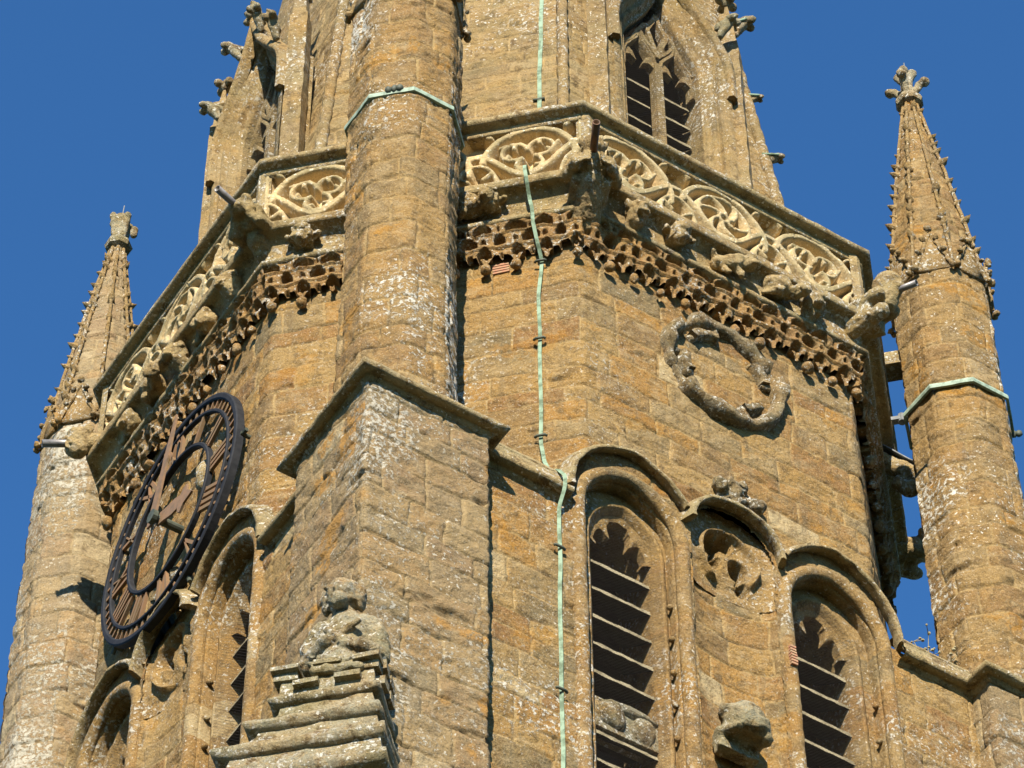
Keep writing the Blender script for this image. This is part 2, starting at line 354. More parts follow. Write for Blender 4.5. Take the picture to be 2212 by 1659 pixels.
# ---------------------------------------------------------------- coursed masonry strip
def masonry(name, ring, z0, z1, mat, parent, seed=1, res=.013, hole=None, hmin=.16, hmax=.30, wmin=.28, wmax=.62,
            amp=1.0, lichen=None, closed=False, pale=0.0, edge_r=.012, chip=True):
    """ring(z)->(N,2) plan points travelled ccw. coursed blocks, recessed joints, eroded faces as real relief"""
    rs = np.random.RandomState(seed)
    nz = max(3, int((z1 - z0) / res) + 1); zs = np.linspace(z0, z1, nz)
    rings = np.stack([np.asarray(ring(z), float) for z in zs])            # nz,N,2
    N = rings.shape[1]; mid = rings[nz // 2]
    segs = N if closed else N - 1
    us, ei, tt = [], [], []; u0 = 0; lens = []
    for i in range(segs):
        L = np.linalg.norm(mid[(i + 1) % N] - mid[i]); m = max(1, int(round(L / res))); lens.append(L)
        last = (i == segs - 1)
        for k in range(m + (1 if last else 0)):
            us.append(u0 + L * k / m); ei.append(i); tt.append(k / m)
        u0 += L
    us = np.array(us); ei = np.array(ei); tt = np.array(tt); nu = len(us)
    e2 = (ei + 1) % N
    Pxy = rings[:, ei] * (1 - tt)[None, :, None] + rings[:, e2] * tt[None, :, None]      # nz,nu,2
    d = rings[:, [(i + 1) % N for i in range(segs)]] - rings[:, list(range(segs))]
    d /= np.linalg.norm(d, axis=2)[..., None]; en = np.stack([d[..., 1], -d[..., 0]], -1)   # nz,segs,2
    nrm = en[:, ei].copy()
    for j in range(nu):
        if tt[j] == 0 and (ei[j] > 0 or closed):
            v = en[:, ei[j] - 1] + en[:, ei[j]]; nrm[:, j] = v / (v ** 2).sum(1)[:, None] * 2
    if closed:
        nrm[:, -1] = nrm[:, 0]; Pxy[:, -1] = Pxy[:, 0]
    # courses
    zc = [z0 - .1]
    while zc[-1] < z1 + .4: zc.append(zc[-1] + rs.uniform(hmin, hmax))
    zc = np.array(zc)
    U = np.repeat(us[None, :], nz, 0); Z = np.repeat(zs[:, None], nu, 1)
    W3 = np.stack([Pxy[..., 0].ravel(), Pxy[..., 1].ravel(), Z.ravel()], 1)
    wob = fbm(W3, 3.0, seed, 2).reshape(nz, nu)
    wob2 = fbm(W3, 2.2, seed + 9, 2).reshape(nz, nu)
    Zw = Z + wob * .014; Uw = U + wob2 * .016
    ci = np.clip(np.searchsorted(zc, Zw) - 1, 0, len(zc) - 2)
    dz = np.minimum(Zw - zc[ci], zc[ci + 1] - Zw)
    du = np.full(Z.shape, 9.0); r1 = np.zeros(Z.shape); r2 = np.zeros(Z.shape); r3 = np.zeros(Z.shape)
    corners = np.concatenate([[0], np.cumsum(lens)])
    for c in range(len(zc) - 1):
        mk = ci == c
        if not mk.any(): continue
        b = [-.2 - rs.uniform(0, .3)]
        while b[-1] < u0 + .3: b.append(b[-1] + rs.uniform(wmin, wmax))
        b = np.array(b); x = Uw[mk]; bi = np.clip(np.searchsorted(b, x) - 1, 0, len(b) - 2)
        du[mk] = np.minimum(x - b[bi], b[bi + 1] - x)
        q1, q2, q3 = rs.rand(len(b)), rs.rand(len(b)), rs.rand(len(b)); r1[mk] = q1[bi]; r2[mk] = q2[bi]; r3[mk] = q3[bi]
    dm = np.minimum(dz, du)
    mort = 1 - np.clip((dm - .0035) / .007, 0, 1)
    edge = np.clip(dm / .028, 0, 1); edge = edge * edge * (3 - 2 * edge)
    nA = fbm(W3, 9, seed + 3, 4).reshape(nz, nu); nB = fbm(W3 * np.array([1, 1, 2.5]), 3.5, seed + 5, 3).reshape(nz, nu)
    er = np.clip(nB - .40, 0, 1) * (.6 + 1.2 * (r3 > .7))
    D = amp * (-.009 * mort + .004 * (edge - 1) + .010 * (r2 - .5) + .0085 * nA - .022 * er)
    # chip arrises
    dc = np.min(np.abs(U[..., None] - corners[None, None, 1:-1]), -1) if len(corners) > 2 else np.full(U.shape, 9.)
    if chip: D -= amp * np.clip(1 - dc / .03, 0, 1) * (edge_r * .6 + .010 * np.clip(nA + .2, 0, 1))
    V = np.stack([Pxy[..., 0] + nrm[..., 0] * D, Pxy[..., 1] + nrm[..., 1] * D, Z], -1)
    keep = None
    Fq = None
    i = np.arange(nz - 1)[:, None]; j = np.arange(nu - 1)[None, :]; a = i * nu + j
    Fq = np.stack([a, a + 1, a + nu + 1, a + nu], -1).reshape(-1, 4)
    if hole is not None:
        ucen = (us[:-1] + us[1:]) / 2 - corners[ei[:-1]]; zcen = (zs[:-1] + zs[1:]) / 2
        hm = hole(np.repeat(ei[None, :-1], nz - 1, 0), np.repeat(ucen[None], nz - 1, 0), np.repeat(zcen[:, None], nu - 1, 1))
        Fq = Fq[~hm.ravel()]
    al = np.ones(Z.shape) if lichen is None else lichen(W3, ei[None, :].repeat(nz, 0).ravel()).reshape(nz, nu)
    if pale: r1 = np.where(r3 < pale, .98, r1)
    colr = np.stack([r1, r2, mort, al], -1).reshape(-1, 4)
    return mesh(name, V.reshape(-1, 3), Fq, mat, parent, True, colr)

# ================================================================ setting
g = mesh('ground', [(-500, -500, -21.2), (500, -500, -21.2), (500, 500, -21.2), (-500, 500, -21.2)], [(0, 1, 2, 3)], M_grass); g['kind'] = 'structure'

# ================================================================ TOWER
tower = thing('church_tower', 'ironstone church tower with belfry windows, corbel table and traceried parapet', 'church tower')
WC = {'R': (-.92, .87), 'L': (-.90, .92)}
def in_window(u, z, cs, w=.475, h=.53, zs=.02):
    m = np.zeros(u.shape, bool)
    R = (w * w + h * h) / (2 * w)
    for c in cs:
        x = np.abs(u - c); top = zs + np.sqrt(np.clip(R * R - (x + R - w) ** 2, 0, None))
        m |= (x < w) & (z < top)
    w, h = .365, .335; R = (w * w + h * h) / (2 * w); x = np.abs(u + .03); m |= (x < w) & (z < .33 + np.sqrt(np.clip(R * R - (x + R - w) ** 2, 0, None)))
    return m
AE = 2.86
octp = [(-A, B), (-A, -B), (-B, -A), (B, -A), (AE, -B), (AE, B), (B, A), (-B, A)]
def hole_oct(e, u, z):
    r = np.zeros(u.shape, bool)
    m = e == 2; r |= m & in_window(u - B, z, WC['R'])
    m = e == 0; r |= m & in_window(u - B, z, WC['L'])
    return r
o = masonry('octagon_wall', lambda z: octp[:5] + [(AE, B)], .04, 3.5, M_wall, tower, seed=11, hole=hole_oct, lichen=lambda P, e: np.clip(.5 + .9 * fbm(P, .9, 3, 2), .1, 1.2))
mb = MB(); V = [(x, y, z) for z in (.05, 3.5) for x, y in [(AE, B), (B, A), (-B, A), (-A, B)]]
mb.add(V, [(0, 1, 5, 4), (1, 2, 6, 5), (2, 3, 7, 6)]); mb.build('rear_octagon_wall', M_core, tower)
# lower square walls
QB, WB = 3.22, 2.23
def hole_low(cs):
    return lambda e, u, z: in_window(u - WB, z, cs)
masonry('belfry_wall', lambda z: [(-WB, -A), (WB, -A)], -4.2, .05, M_wall, tower, seed=21, hole=hole_low(WC['R']), lichen=lambda P, e: np.clip(.7 + .8 * fbm(P, .9, 5, 2), .1, 1.3))
masonry('belfry_wall', lambda z: [(-A, WB), (-A, -WB)], -4.2, .05, M_wall, tower, seed=22, hole=hole_low(WC['L']), lichen=lambda P, e: np.clip(.4 + .7 * fbm(P, .9, 6, 2), .1, 1.0))
# buttresses, clasping each corner
def lshape(sx, sy):
    if (sx, sy) == (-1, -1): return [(-A, -WB), (-QB, -WB), (-QB, -QB), (-WB, -QB), (-WB, -A)]
    if (sx, sy) == (1, -1): return [(WB - .15, -A), (WB - .15, -QB), (QB, -QB), (QB, -WB), (A, -WB)]
    return [(-WB, A), (-WB, QB), (-QB, QB), (-QB, WB), (-A, WB)]
for s, sx, sy, lb in ((31, -1, -1, 'lichen-covered clasping buttress below the central pinnacle'), (32, 1, -1, 'buttress below the right pinnacle'), (33, -1, 1, 'buttress below the left pinnacle')):
    o = masonry('buttress', lambda z, sx=sx, sy=sy: lshape(sx, sy), -4.2, .0, M_butt, tower, seed=s, amp=1.35, hmin=.2, hmax=.34,
                lichen=lambda P, e: np.clip(.85 + 1.1 * fbm(P, .8, 7, 2) + .6 * np.exp(-((np.abs(P[:, 0]) - 3.22) ** 2 + (np.abs(P[:, 1]) - 3.22) ** 2) / .12), .3, 2.2)); lab(o, lb)
# coarse lower body
mb = MB()
pl = [(-QB, -QB), (QB, -QB), (QB, QB), (-QB, QB)]
hs = [(x * 1.0, y * 1.0, z) for z in (-21.2, -4.2) for x, y in pl]; mb.add(hs, [(0, 1, 5, 4), (1, 2, 6, 5), (2, 3, 7, 6), (3, 0, 4, 7), (4, 5, 6, 7)])
mb.build('lower_stage', M_sidewall, tower)
mb = MB()
q = 1.9
mb.add([(x * q / 3.22, y * q / 3.22, z) for z in (-4.2, 4.4) for x, y in pl], [(0, 1, 5, 4), (1, 2, 6, 5), (2, 3, 7, 6), (3, 0, 4, 7)])
V = [(x, y, z) for z in (-4.2, .04) for x, y in [(WB, -A), (A - .001, -WB), (A, A), (-A, A)]]
mb.build('dark_core', M_dark, tower)
mb = MB()   # ledge floor at the square corners and rear walls
mb.add([(A, -WB, -4.2), (A, A, -4.2), (-A, A, -4.2), (-A, WB, -4.2), (A, -WB, .04), (A, A, .04), (-A, A, .04), (-A, WB, .04)], [(0, 1, 5, 4), (1, 2, 6, 5), (2, 3, 7, 6)])
for a, b, c in (((-A, -B), (-A, -A), (-B, -A)), ((B, -A), (A, -A), (A, -B)), ((-B, A), (-A, A), (-A, B)), ((A, B), (A, A), (B, A))):
    mb.add([(p[0], p[1], .045) for p in (a, b, c)], [(0, 1, 2)])
mb.build('rear_wall', M_core, tower)

# string course
SP = [(-.02, .15), (.03, .10), (.08, .04), (.098, .015), (.098, -.01), (.085, -.028), (.04, -.035), (.025, -.03), (.0, -.07), (-.03, -.07)]
for nm, path in (('near', [(-A, -1.50), (-A, -WB), (-QB, -WB), (-QB, -QB), (-WB, -QB), (-WB, -A), (-1.46, -A)]),
                 ('right', [(1.42, -A), (WB - .15, -A), (WB - .15, -QB), (QB, -QB), (QB, -WB)]),
                 ('left', [(-WB, QB), (-QB, QB), (-QB, WB), (-A, WB), (-A, 1.46)])):
    hsweep(path, SP, -.02, res=.03).build('string_course', M_string, tower, True, jt=.006, sc=14)
# sloping weathered courses above the string on the wall
for path in ([(-WB, -A), (-1.50, -A)], [(1.42, -A), (WB - .15, -A)], [(-A, -1.5), (-A, -WB)]):
    hsweep(path, [(.07, .02), (.05, .12), (.03, .17), (.035, .175), (.01, .23), (-.12, .26)], -.02, res=.03).build('weathering', M_string, tower, True, jt=.006, sc=12)

# ---------------------------------------------------------------- belfry windows
def rock(mb, c, r, seed, n=7):
    """a small weathered knob"""
    V = []; Fq = []
    for i in range(n + 1):
        for j in range(2 * n):
            th = math.pi * i / n; ph = math.pi * j / n; V.append((math.sin(th) * math.cos(ph), math.sin(th) * math.sin(ph), math.cos(th)))
    V = np.array(V); rr = np.asarray(r) * np.ones(3)
    V = V * rr * (1 + .25 * fbm(V + seed * 3.1, 1.3, seed, 2))[:, None] + np.asarray(c)
    for i in range(n):
        for j in range(2 * n): Fq.append((i * 2 * n + j, i * 2 * n + (j + 1) % (2 * n), (i + 1) * 2 * n + (j + 1) % (2 * n), (i + 1) * 2 * n + j))
    mb.add(V, Fq)

def window(F, cx, cl, lb, seed):
    w = bpy.data.objects.new('belfry_window', None); COL.objects.link(w); w.parent = tower; lab(w, lb)
    hp = arch(.525, .62, .10, cx, 60, down=.06); hp = hp[~((np.abs(hp[:, 0]) < abs(cx)) & (hp[:, 1] < .40))]
    vsweep(F, hp, [(.035, -.02), (.012, .03), (.0, .075), (.004, .098), (.03, .095), (.052, .06), (.075, .0), (.085, -.02)]).build('hood_mould', M_string, w, True, jt=.006, sc=15, seed=seed)
    vsweep(F, arch(.445, .50, .02, cx, 40, down=-4.2, dz=.05), circ_prof(.057, -.012, 14)).build('shaft_roll', M_sidewall, w, True, jt=.005, sc=10, seed=seed)
    # wall return + hollow + recessed order
    vsweep(F, arch(.40, .45, .02, cx, 40, down=-4.2, dz=.06), [(.10, -.03), (.0, -.035), (-.012, -.06), (-.0, -.14), (-.0, -.16)]).build('jamb_hollow', M_sidewall, w, True, jt=.005, sc=10, seed=seed + 1)
    # recessed plate between big arch and light arch
    a1 = arch(.405, .455, .02, cx, 40, down=-4.2, dz=.12); a2 = arch(.315, .42, -.07, cl, 40, down=-4.2, dz=.12)
    n = min(len(a1), len(a2))
    def rs(a, m): t = np.linspace(0, 1, m); s = np.linspace(0, 1, len(a)); return np.stack([np.interp(t, s, a[:, 0]), np.interp(t, s, a[:, 1])], 1)
    def arclen(a, m):
        s = np.concatenate([[0], np.cumsum(np.linalg.norm(np.diff(a, axis=0), axis=1))]); t = np.linspace(0, s[-1], m)
        return np.stack([np.interp(t, s, a[:, 0]), np.interp(t, s, a[:, 1])], 1)
    m = 161; b1, b2 = arclen(a1, m), arclen(a2, m)
    V = np.concatenate([F(b1[:, 0], -.145, b1[:, 1]), F(b2[:, 0], -.14, b2[:, 1])])
    MB().add(V, [(i, i + 1, m + i + 1, m + i) for i in range(m - 1)]).build('recess_wall', M_sidewall, w, False, jt=.004, sc=9, seed=seed)
    vsweep(F, a2, [(.03, -.145), (.03, -.125), (.0, -.115), (-.012, -.125), (-.02, -.14), (-.055, -.18), (-.06, -.23), (-.06, -.60)]).build('light_arch', M_sidewall, w, True, jt=.004, sc=10, seed=seed + 2)
    # cusped head
    out = arch(.27, .37, -.08, cl, 60); c0 = np.array([cl, -.14])
    t = np.linspace(0, 1, len(out)); cusp = np.exp(-((t - .30) / .035) ** 2) + np.exp(-((t - .70) / .035) ** 2)
    fac = .84 - .34 * cusp - .10 * (np.abs(t - .5) > .46); fac[np.abs(t - .5) < .1] = .9
    inn = c0 + (out - c0) * fac[:, None]
    V = np.concatenate([F(out[:, 0], -.175, out[:, 1]), F(inn[:, 0], -.195, inn[:, 1]), F(inn[:, 0], -.27, inn[:, 1])]); m = len(out)
    MB().add(V, [(i, i + 1, m + i + 1, m + i) for i in range(m - 1)] + [(m + i, m + i + 1, 2 * m + i + 1, 2 * m + i) for i in range(m - 1)]).build('cusped_head', M_sidewall, w, False, jt=.003, sc=12)
    rs2 = random.Random(seed)
    for k in range(13):
        z = -.25 - .284 * k + rs2.uniform(-.015, .015)
        if k == 5:
            mb = MB(); box(mb, F, cl - .27, cl + .27, -.34, -.195, z - .26, z + .02)
            me = MB(); rock(me, F(np.array(cl - .12), np.array(-.20), np.array(z - .10)), (.13, .07, .12), seed, 8); rock(me, F(np.array(cl + .14), np.array(-.21), np.array(z - .12)), (.12, .06, .13), seed + 1, 8)
            rock(me, F(np.array(cl + .02), np.array(-.21), np.array(z + .0)), (.24, .06, .05), seed + 2, 8)
            mb.build('transom', M_grey, w); me.build('transom_carving', M_grey, w, True, jt=.008, sc=16)
            continue
        nu = 24; uu = np.linspace(cl - .262, cl + .262, nu)
        def edge(o, zz, sd):
            P = F(uu, o, zz); P[:, 2] += .007 * fbm(P, 18, seed + k + sd, 2); return P
        V = np.concatenate([edge(-.215, z, 0), edge(-.205, z - .042, 1), edge(-.55, z + .22, 2), edge(-.55, z + .26, 3)])
        Fq = []
        for i in range(nu - 1):
            for a, b in ((0, 1), (1, 2), (2, 3), (3, 0)): Fq.append((a * nu + i, b * nu + i, b * nu + i + 1, a * nu + i + 1))
        o = MB().add(V, Fq).build('louvre', M_louv, w); o.data.materials.append(M_louv_shade); o.data.polygons.foreach_set('material_index', np.array([0 if q % 4 == 0 else 1 for q in range(len(Fq))], np.int32))
    # netting
    a3 = arch(.30, .40, -.07, cl, 30); V = [F(np.array(p[0]), np.array(-.118), np.array(p[1])) for p in a3]
    V += [F(np.array(cl + .30), np.array(-.118), np.array(-4.2)), F(np.array(cl - .30), np.array(-.118), np.array(-4.2))]
    MB().add(V, [tuple(range(len(V)))]).build('netting', M_net_wire, w)
    for k in range(8):
        for sgn in (-1, 1):
            mb = MB(); z = -.55 - .33 * k + rs2.uniform(-.03, .03)
            rock(mb, F(np.array(cx + sgn * .375), np.array(-.09), np.array(z)), .026, seed * 7 + k, 5); mb.build('ballflower', M_sidewall, w, True)
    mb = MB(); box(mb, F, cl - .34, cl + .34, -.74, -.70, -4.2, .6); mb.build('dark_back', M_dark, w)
    return w
window(FR, -.92, -.89, 'left-hand louvred window on the right face', 3)
window(FR, .86, .825, 'right-hand louvred window on the right face', 5)
window(FL, .92, .90, 'louvred window next to the central buttress on the clock face', 7)
window(FL, -.90, -.88, 'louvred window farthest left on the clock face', 9)

def relief(name, F, u0, u1, z0, z1, res, hf, mat, parent, keepf=None):
    nu, nz = int((u1 - u0) / res) + 1, int((z1 - z0) / res) + 1
    u = np.linspace(u0, u1, nu); z = np.linspace(z0, z1, nz); Uu, Zz = np.meshgrid(u, z, indexing='ij')
    H, C = hf(Uu, Zz)
    V = F(Uu, H, Zz).reshape(-1, 3)
    keep = None
    if keepf is not None:
        uc, zc = np.meshgrid((u[1:] + u[:-1]) / 2, (z[1:] + z[:-1]) / 2, indexing='ij'); keep = keepf(uc, zc)
    Fq = grid_faces(nu, nz, keep)
    colr = np.stack([C, C, np.zeros_like(C), np.ones_like(C)], -1).reshape(-1, 4)
    return mesh(name, V, Fq, mat, parent, True, colr)

def cdist(U, Z, pts):
    """distance to a polyline given as an (n,2) array"""
    d = np.full(U.shape, 9.0)
    p = np.asarray(pts, float)
    for a, b in zip(p[:-1], p[1:]):
        ab = b - a; L = ab @ ab + 1e-12
        t = np.clip(((U - a[0]) * ab[0] + (Z - a[1]) * ab[1]) / L, 0, 1)
        d = np.minimum(d, np.hypot(U - a[0] - t * ab[0], Z - a[1] - t * ab[1]))
    return d

# spandrel between the two lights: hood, pierced roundel, hollow pier with a carved corbel
def spandrel(F, seed, beast):
    s = bpy.data.objects.new('window_spandrel', None); COL.objects.link(s); s.parent = tower
    vsweep(F, arch(.375, .34, .33, -.03, 36), [(.035, -.02), (.010, .04), (.0, .095), (.006, .115), (.035, .11), (.06, .06), (.08, -.01)]).build('hood_mould', M_string, s, True, jt=.006, sc=15, seed=seed)
    def hf(U, Z):
        cx, cz = -.03, .24
        r = np.hypot(U - cx, Z - cz); bow = .13 * np.sqrt(np.clip(1 - ((U - cx) / .375) ** 2, 0, 1)); top = np.clip((Z + .02) / .22, 0, 1)
        H = -bow * (1 - top * .45) - .01
        H = H + .06 * np.exp(-((r - .25) / .02) ** 2) * (Z > .02)
        d = np.full(U.shape, 9.)
        for x, z, rr in ((-.16, .33, .075), (-.04, .41, .06), (.07, .20, .075), (.12, .05, .05), (-.13, .19, .045)):
            d = np.minimum(d, np.hypot(U - x, (Z - z) * .85) - rr)
        t = np.clip(.5 - d / .03, 0, 1); H = H - .17 * t * t * (3 - 2 * t)
        P3 = np.stack([U.ravel(), Z.ravel(), 0 * U.ravel()], 1); H = H + .010 * fbm(P3, 9, seed, 3).reshape(U.shape)
        
        return H, np.zeros_like(H)
    relief('cusped_niche_head', F, -.435, .375, -.12, .74, .008, hf, M_sidewall, s, keepf=lambda u, z: (np.abs(u + .03) < .40) & (z < .36 + np.sqrt(np.clip(.365 ** 2 - (np.abs(u + .03) - .03) ** 2, 0, None))))
    def nr(z, F=F):
        th = np.linspace(-1, 1, 25); P = F(-.03 + .375 * th, -.13 * np.sqrt(np.clip(1 - th ** 2, 0, 1)) - .01, 0 * th); return P[:, :2]
    masonry('niche_wall', nr, -4.2, -.09, M_wall, s, seed=seed, chip=False, hmin=.22, hmax=.36, wmin=.25, wmax=.45, lichen=lambda P, e: np.clip(.4 + .7 * fbm(P, .9, 6, 2), .1, 1.0))
    # foliate cross above
    return s
def foliate(F, u, z, seed):
    M = np.stack([F.n, F.t, [0, 0, 1.0]]); org = F(np.array(u), np.array(.0), np.array(z))
    pr = [('c', (.03, 0, -.13), (.04, 0, .10), .035, .045), ('c', (.03, -.13, .03), (.03, .15, -.01), .035, .035), ('s', (.05, -.15, .04), (.055, .07, .06)), ('s', (.06, .17, -.02), (.06, .075, .065)), ('s', (.04, -.06, .13), (.045, .045, .06)), ('s', (.04, .06, .14), (.045, .05, .06)),
          ('s', (.05, 0, .04), (.05, .05, .05)), ('s', (.03, .03, -.15), (.03, .06, .04)), ('c', (.02, -.10, -.06), (.03, -.03, -.02), .03, .03), ('b', (.0, 0, 0), (.02, .17, .12))]
    o = carve('foliate_cross', pr, M_crust, tower, lambda V: V @ M + org, vox=.011, rough=.012, sc=22, seed=seed); return o
spandrel(FR, 41, True); spandrel(FL, 43, False)
exec_later = []

# ---------------------------------------------------------------- blind roundel on the right face
mb = MB(); t = np.linspace(0, 2 * math.pi, 97)[:-1]
sc = 1 + .14 * np.sin(3 * t + 1) + .12 * np.sin(7 * t) + .08 * np.sin(13 * t); sc *= np.where(((t > 2.15) & (t < 2.45)) | ((t > .45) & (t < .62)) | ((t > 3.5) & (t < 3.9)), .42, 1)
P = np.stack([.0 + 0.51 * np.cos(t) * (1 + .02 * np.sin(5 * t)), 2.31 + .51 * np.sin(t)], 1)
vsweep(FR, P, [(-.06, -.02), (-.055, .06), (-.03, .10), (.02, .095), (.05, .06), (.06, -.02)], mb, closed=True, scale=sc)
for a0, a1, r in ((98, 138, .385), (14, 44, .39), (182, 210, .385), (-66, -36, .375)):
    a = np.radians(np.linspace(a0, a1, 8)); P = np.stack([r * np.cos(a), 2.31 + r * np.sin(a)], 1)[::-1]
    vsweep(FR, P, [(-.045, -.02), (-.035, .075), (.03, .08), (.045, -.02)], mb)
    for q in (P[0], P[-1]):
        rock(mb, FR(q[0], np.array(.0), q[1]), (.045, .05, .045), int(a0) + 300, 6)
    am = math.radians(a0); tube(mb, [FR(np.array(r * math.cos(am)), np.array(.02), np.array(2.31 + r * math.sin(am))), FR(np.array(.54 * math.cos(am)), np.array(.02), np.array(2.31 + .54 * math.sin(am)))], .035)
o = mb.build('blind_roundel', M_crust, tower, True, jt=.015, sc=11, seed=4); lab(o, 'eroded carved ring on the right face, broken cusps inside')

# ---------------------------------------------------------------- corbel table of small cusped arches, three tiers
def tri(x, p): return np.abs(((x / p) % 1) - .5) * 2          # 1 at pier, 0 at arch crown
def tier(mb, F, half, zt, zb, zs, p, o0, o1, ph=0, miter=T8, cusp=True):
    nu = int(2 * half / .012); u = np.linspace(-half, half, nu)
    x = ((u + ph) / p) % 1.0; d = np.abs(x - .5) * 2
    arc = zs + (zb - zs) * (1 - (d / .80) ** 1.6)
    if cusp: arc = arc - (zb - zs) * .35 * np.exp(-((d - .48) / .09) ** 2)
    bot = np.where(d > .80, zs - (d - .80) / .20 * .035, arc)
    for oa, nm in ((o1, 0),):
        us = u * (half + oa * miter) / half
        Vf = np.concatenate([F(u * (half + (oa + .01) * miter) / half, o0, zt + 0 * u), F(us, o1, zt + 0 * u), F(us, o1 + .0, bot), F(us, o1 - .02, bot - .004), F(us, o0, bot + .03)])
        Fq = []
        for i in range(nu - 1):
            for a in range(4): Fq.append((a * nu + i, a * nu + i + 1, (a + 1) * nu + i + 1, (a + 1) * nu + i))
        mb.add(Vf, Fq)
def corbel_table(F, half, seed):
    c = bpy.data.objects.new('corbel_table', None); COL.objects.link(c); c.parent = tower
    n = round(2 * half / .237); p = 2 * half / n; rs = random.Random(seed); zl, zt = 2.895, 3.335
    def smooth(t): t = np.clip(t, 0, 1); return t * t * (3 - 2 * t)
    def geo(U, Z):
        P3 = F(U.ravel(), 0, Z.ravel()); w1 = fbm(P3, 4, seed, 2).reshape(U.shape) * .010; w2 = fbm(P3, 4, seed + 50, 2).reshape(U.shape) * .008
        return U + w1, Z + w2, P3
    def hf(U, Z):
        u, z, P3 = geo(U, Z)
        g = np.clip((z - zl) / (zt - zl), 0, 1)
        z = 2.997 + (z - 2.895) * .38 / .44; base = .050 + .055 * g + .018 * (z > 3.165) + .018 * (z > 3.275)
        xd = np.abs(((u / p + .5) % 1) - .5) * p                     # distance to the pendant line
        xh = np.abs(((u / p) % 1) - .5) * p                          # distance to the bay centre
        base = base + .022 * np.clip(1 - xd / (p * .5), 0, 1) - .018 * smooth(1 - xd / .02) * (z < 3.1)
        bay = np.floor(u / p); rv = .5 + .5 * np.sin(bay * 78.233 + np.floor(z / .1) * 12.99 + seed * 3.7)
        cut = np.zeros(U.shape)
        for zc, x, wx, hz, dp in ((3.328, xd, .094, .044, .14), (3.235, xh, .066, .048, .14), (3.222, xd, .026, .026, .06), (3.128, xd, .062, .048, .13), (3.118, xh, .024, .022, .05), (3.325, xh, .016, .024, .04)):
            zz = (z - zc) / hz; ww = wx * (.72 + .42 * rv) * np.clip(1 - np.clip(zz, 0, 1) ** 1.5, .0, 1) + 1e-4
            e = np.maximum(x / ww, np.abs(zz)); cut = np.maximum(cut, dp * smooth((1 - e) * 3.2))
        o = base - cut + .010 * fbm(P3, 14, seed + 3, 3).reshape(U.shape) - .05 * np.clip(fbm(P3, 2.6, seed + 8, 2).reshape(U.shape) - .42, 0, .6)
        return np.maximum(o, -.06), np.zeros_like(o)
    def keep(u, z):
        u2, z2, P3 = geo(u, z)
        xd = np.abs(((u2 / p) % 1) - .5) * p
        xd = p / 2 - xd                                               # 0 at a pendant between two bays
        br = fbm(F(u.ravel(), 0, z.ravel() * 0), 3.1, seed + 77, 1).reshape(u.shape)
        zb = 2.905 + .115 * np.clip((xd - .016) / .05, 0, 1) ** .55 + .05 * (br > .52)
        return (z2 > zb) & (np.abs(u) < half + .05)
    relief('pierced_frieze', F, -half - .05, half + .05, zl, zt, .0075, hf, M_net, c, keepf=keep)
    for k in range(n + 1):
        u = -half + k * p
        if rs.random() < .16: continue
        kr = rs.uniform(.75, 1.12); mb = MB(); rock(mb, F(np.array(u), np.array(.058), np.array(2.89 + rs.uniform(-.01, .02))), (.043 * kr, .043 * kr, .050 * kr), seed * 13 + k, 7); mb.build('pendant', M_net, c, True, jt=.004, sc=20)
    return c
for F, hf_, sd_ in ((FR, B, 1), (FL, B, 2), (FD, 1.212, 3), (FE, 1.163, 4), (FW, 1.212, 5)): corbel_table(F, hf_, sd_)

# ---------------------------------------------------------------- cornice and parapet
ring8 = octp
LOW = [(-.02, -.03), (.13, -.03), (.165, -.018), (.172, .008), (.155, .03), (.10, .04)]
hsweep(ring8, LOW, 3.345, closed=True, res=.04).build('lower_string', M_string, tower, True, jt=.008, sc=10)
COV = [(.15, -.02), (.125, .01), (.118, .07), (.125, .13), (.145, .185), (.18, .222), (.23, .235)]
hsweep(ring8, COV, 3.4, closed=True, res=.04).build('cove', M_carved, tower, True, jt=.008, sc=7)
UPP = [(.20, .0), (.25, .0), (.268, .015), (.272, .08), (.255, .105), (.20, .145), (.17, .15)]
hsweep(ring8, UPP, 3.63, closed=True, res=.04).build('parapet_base_moulding', M_carved, tower, True, jt=.005, sc=10)
par = bpy.data.objects.new('parapet', None); COL.objects.link(par); par.parent = tower
COP = [(.10, -.13), (.20, -.13), (.212, -.11), (.20, -.09), (.195, -.06), (.225, -.05), (.265, -.045), (.285, -.03), (.285, .008), (.275, .016), (.19, .085), (.0, .10), (-.02, -.10)]
hsweep(ring8, COP, 4.575, closed=True, res=.05).build('coping', M_string, par, True, jt=.003, sc=10)
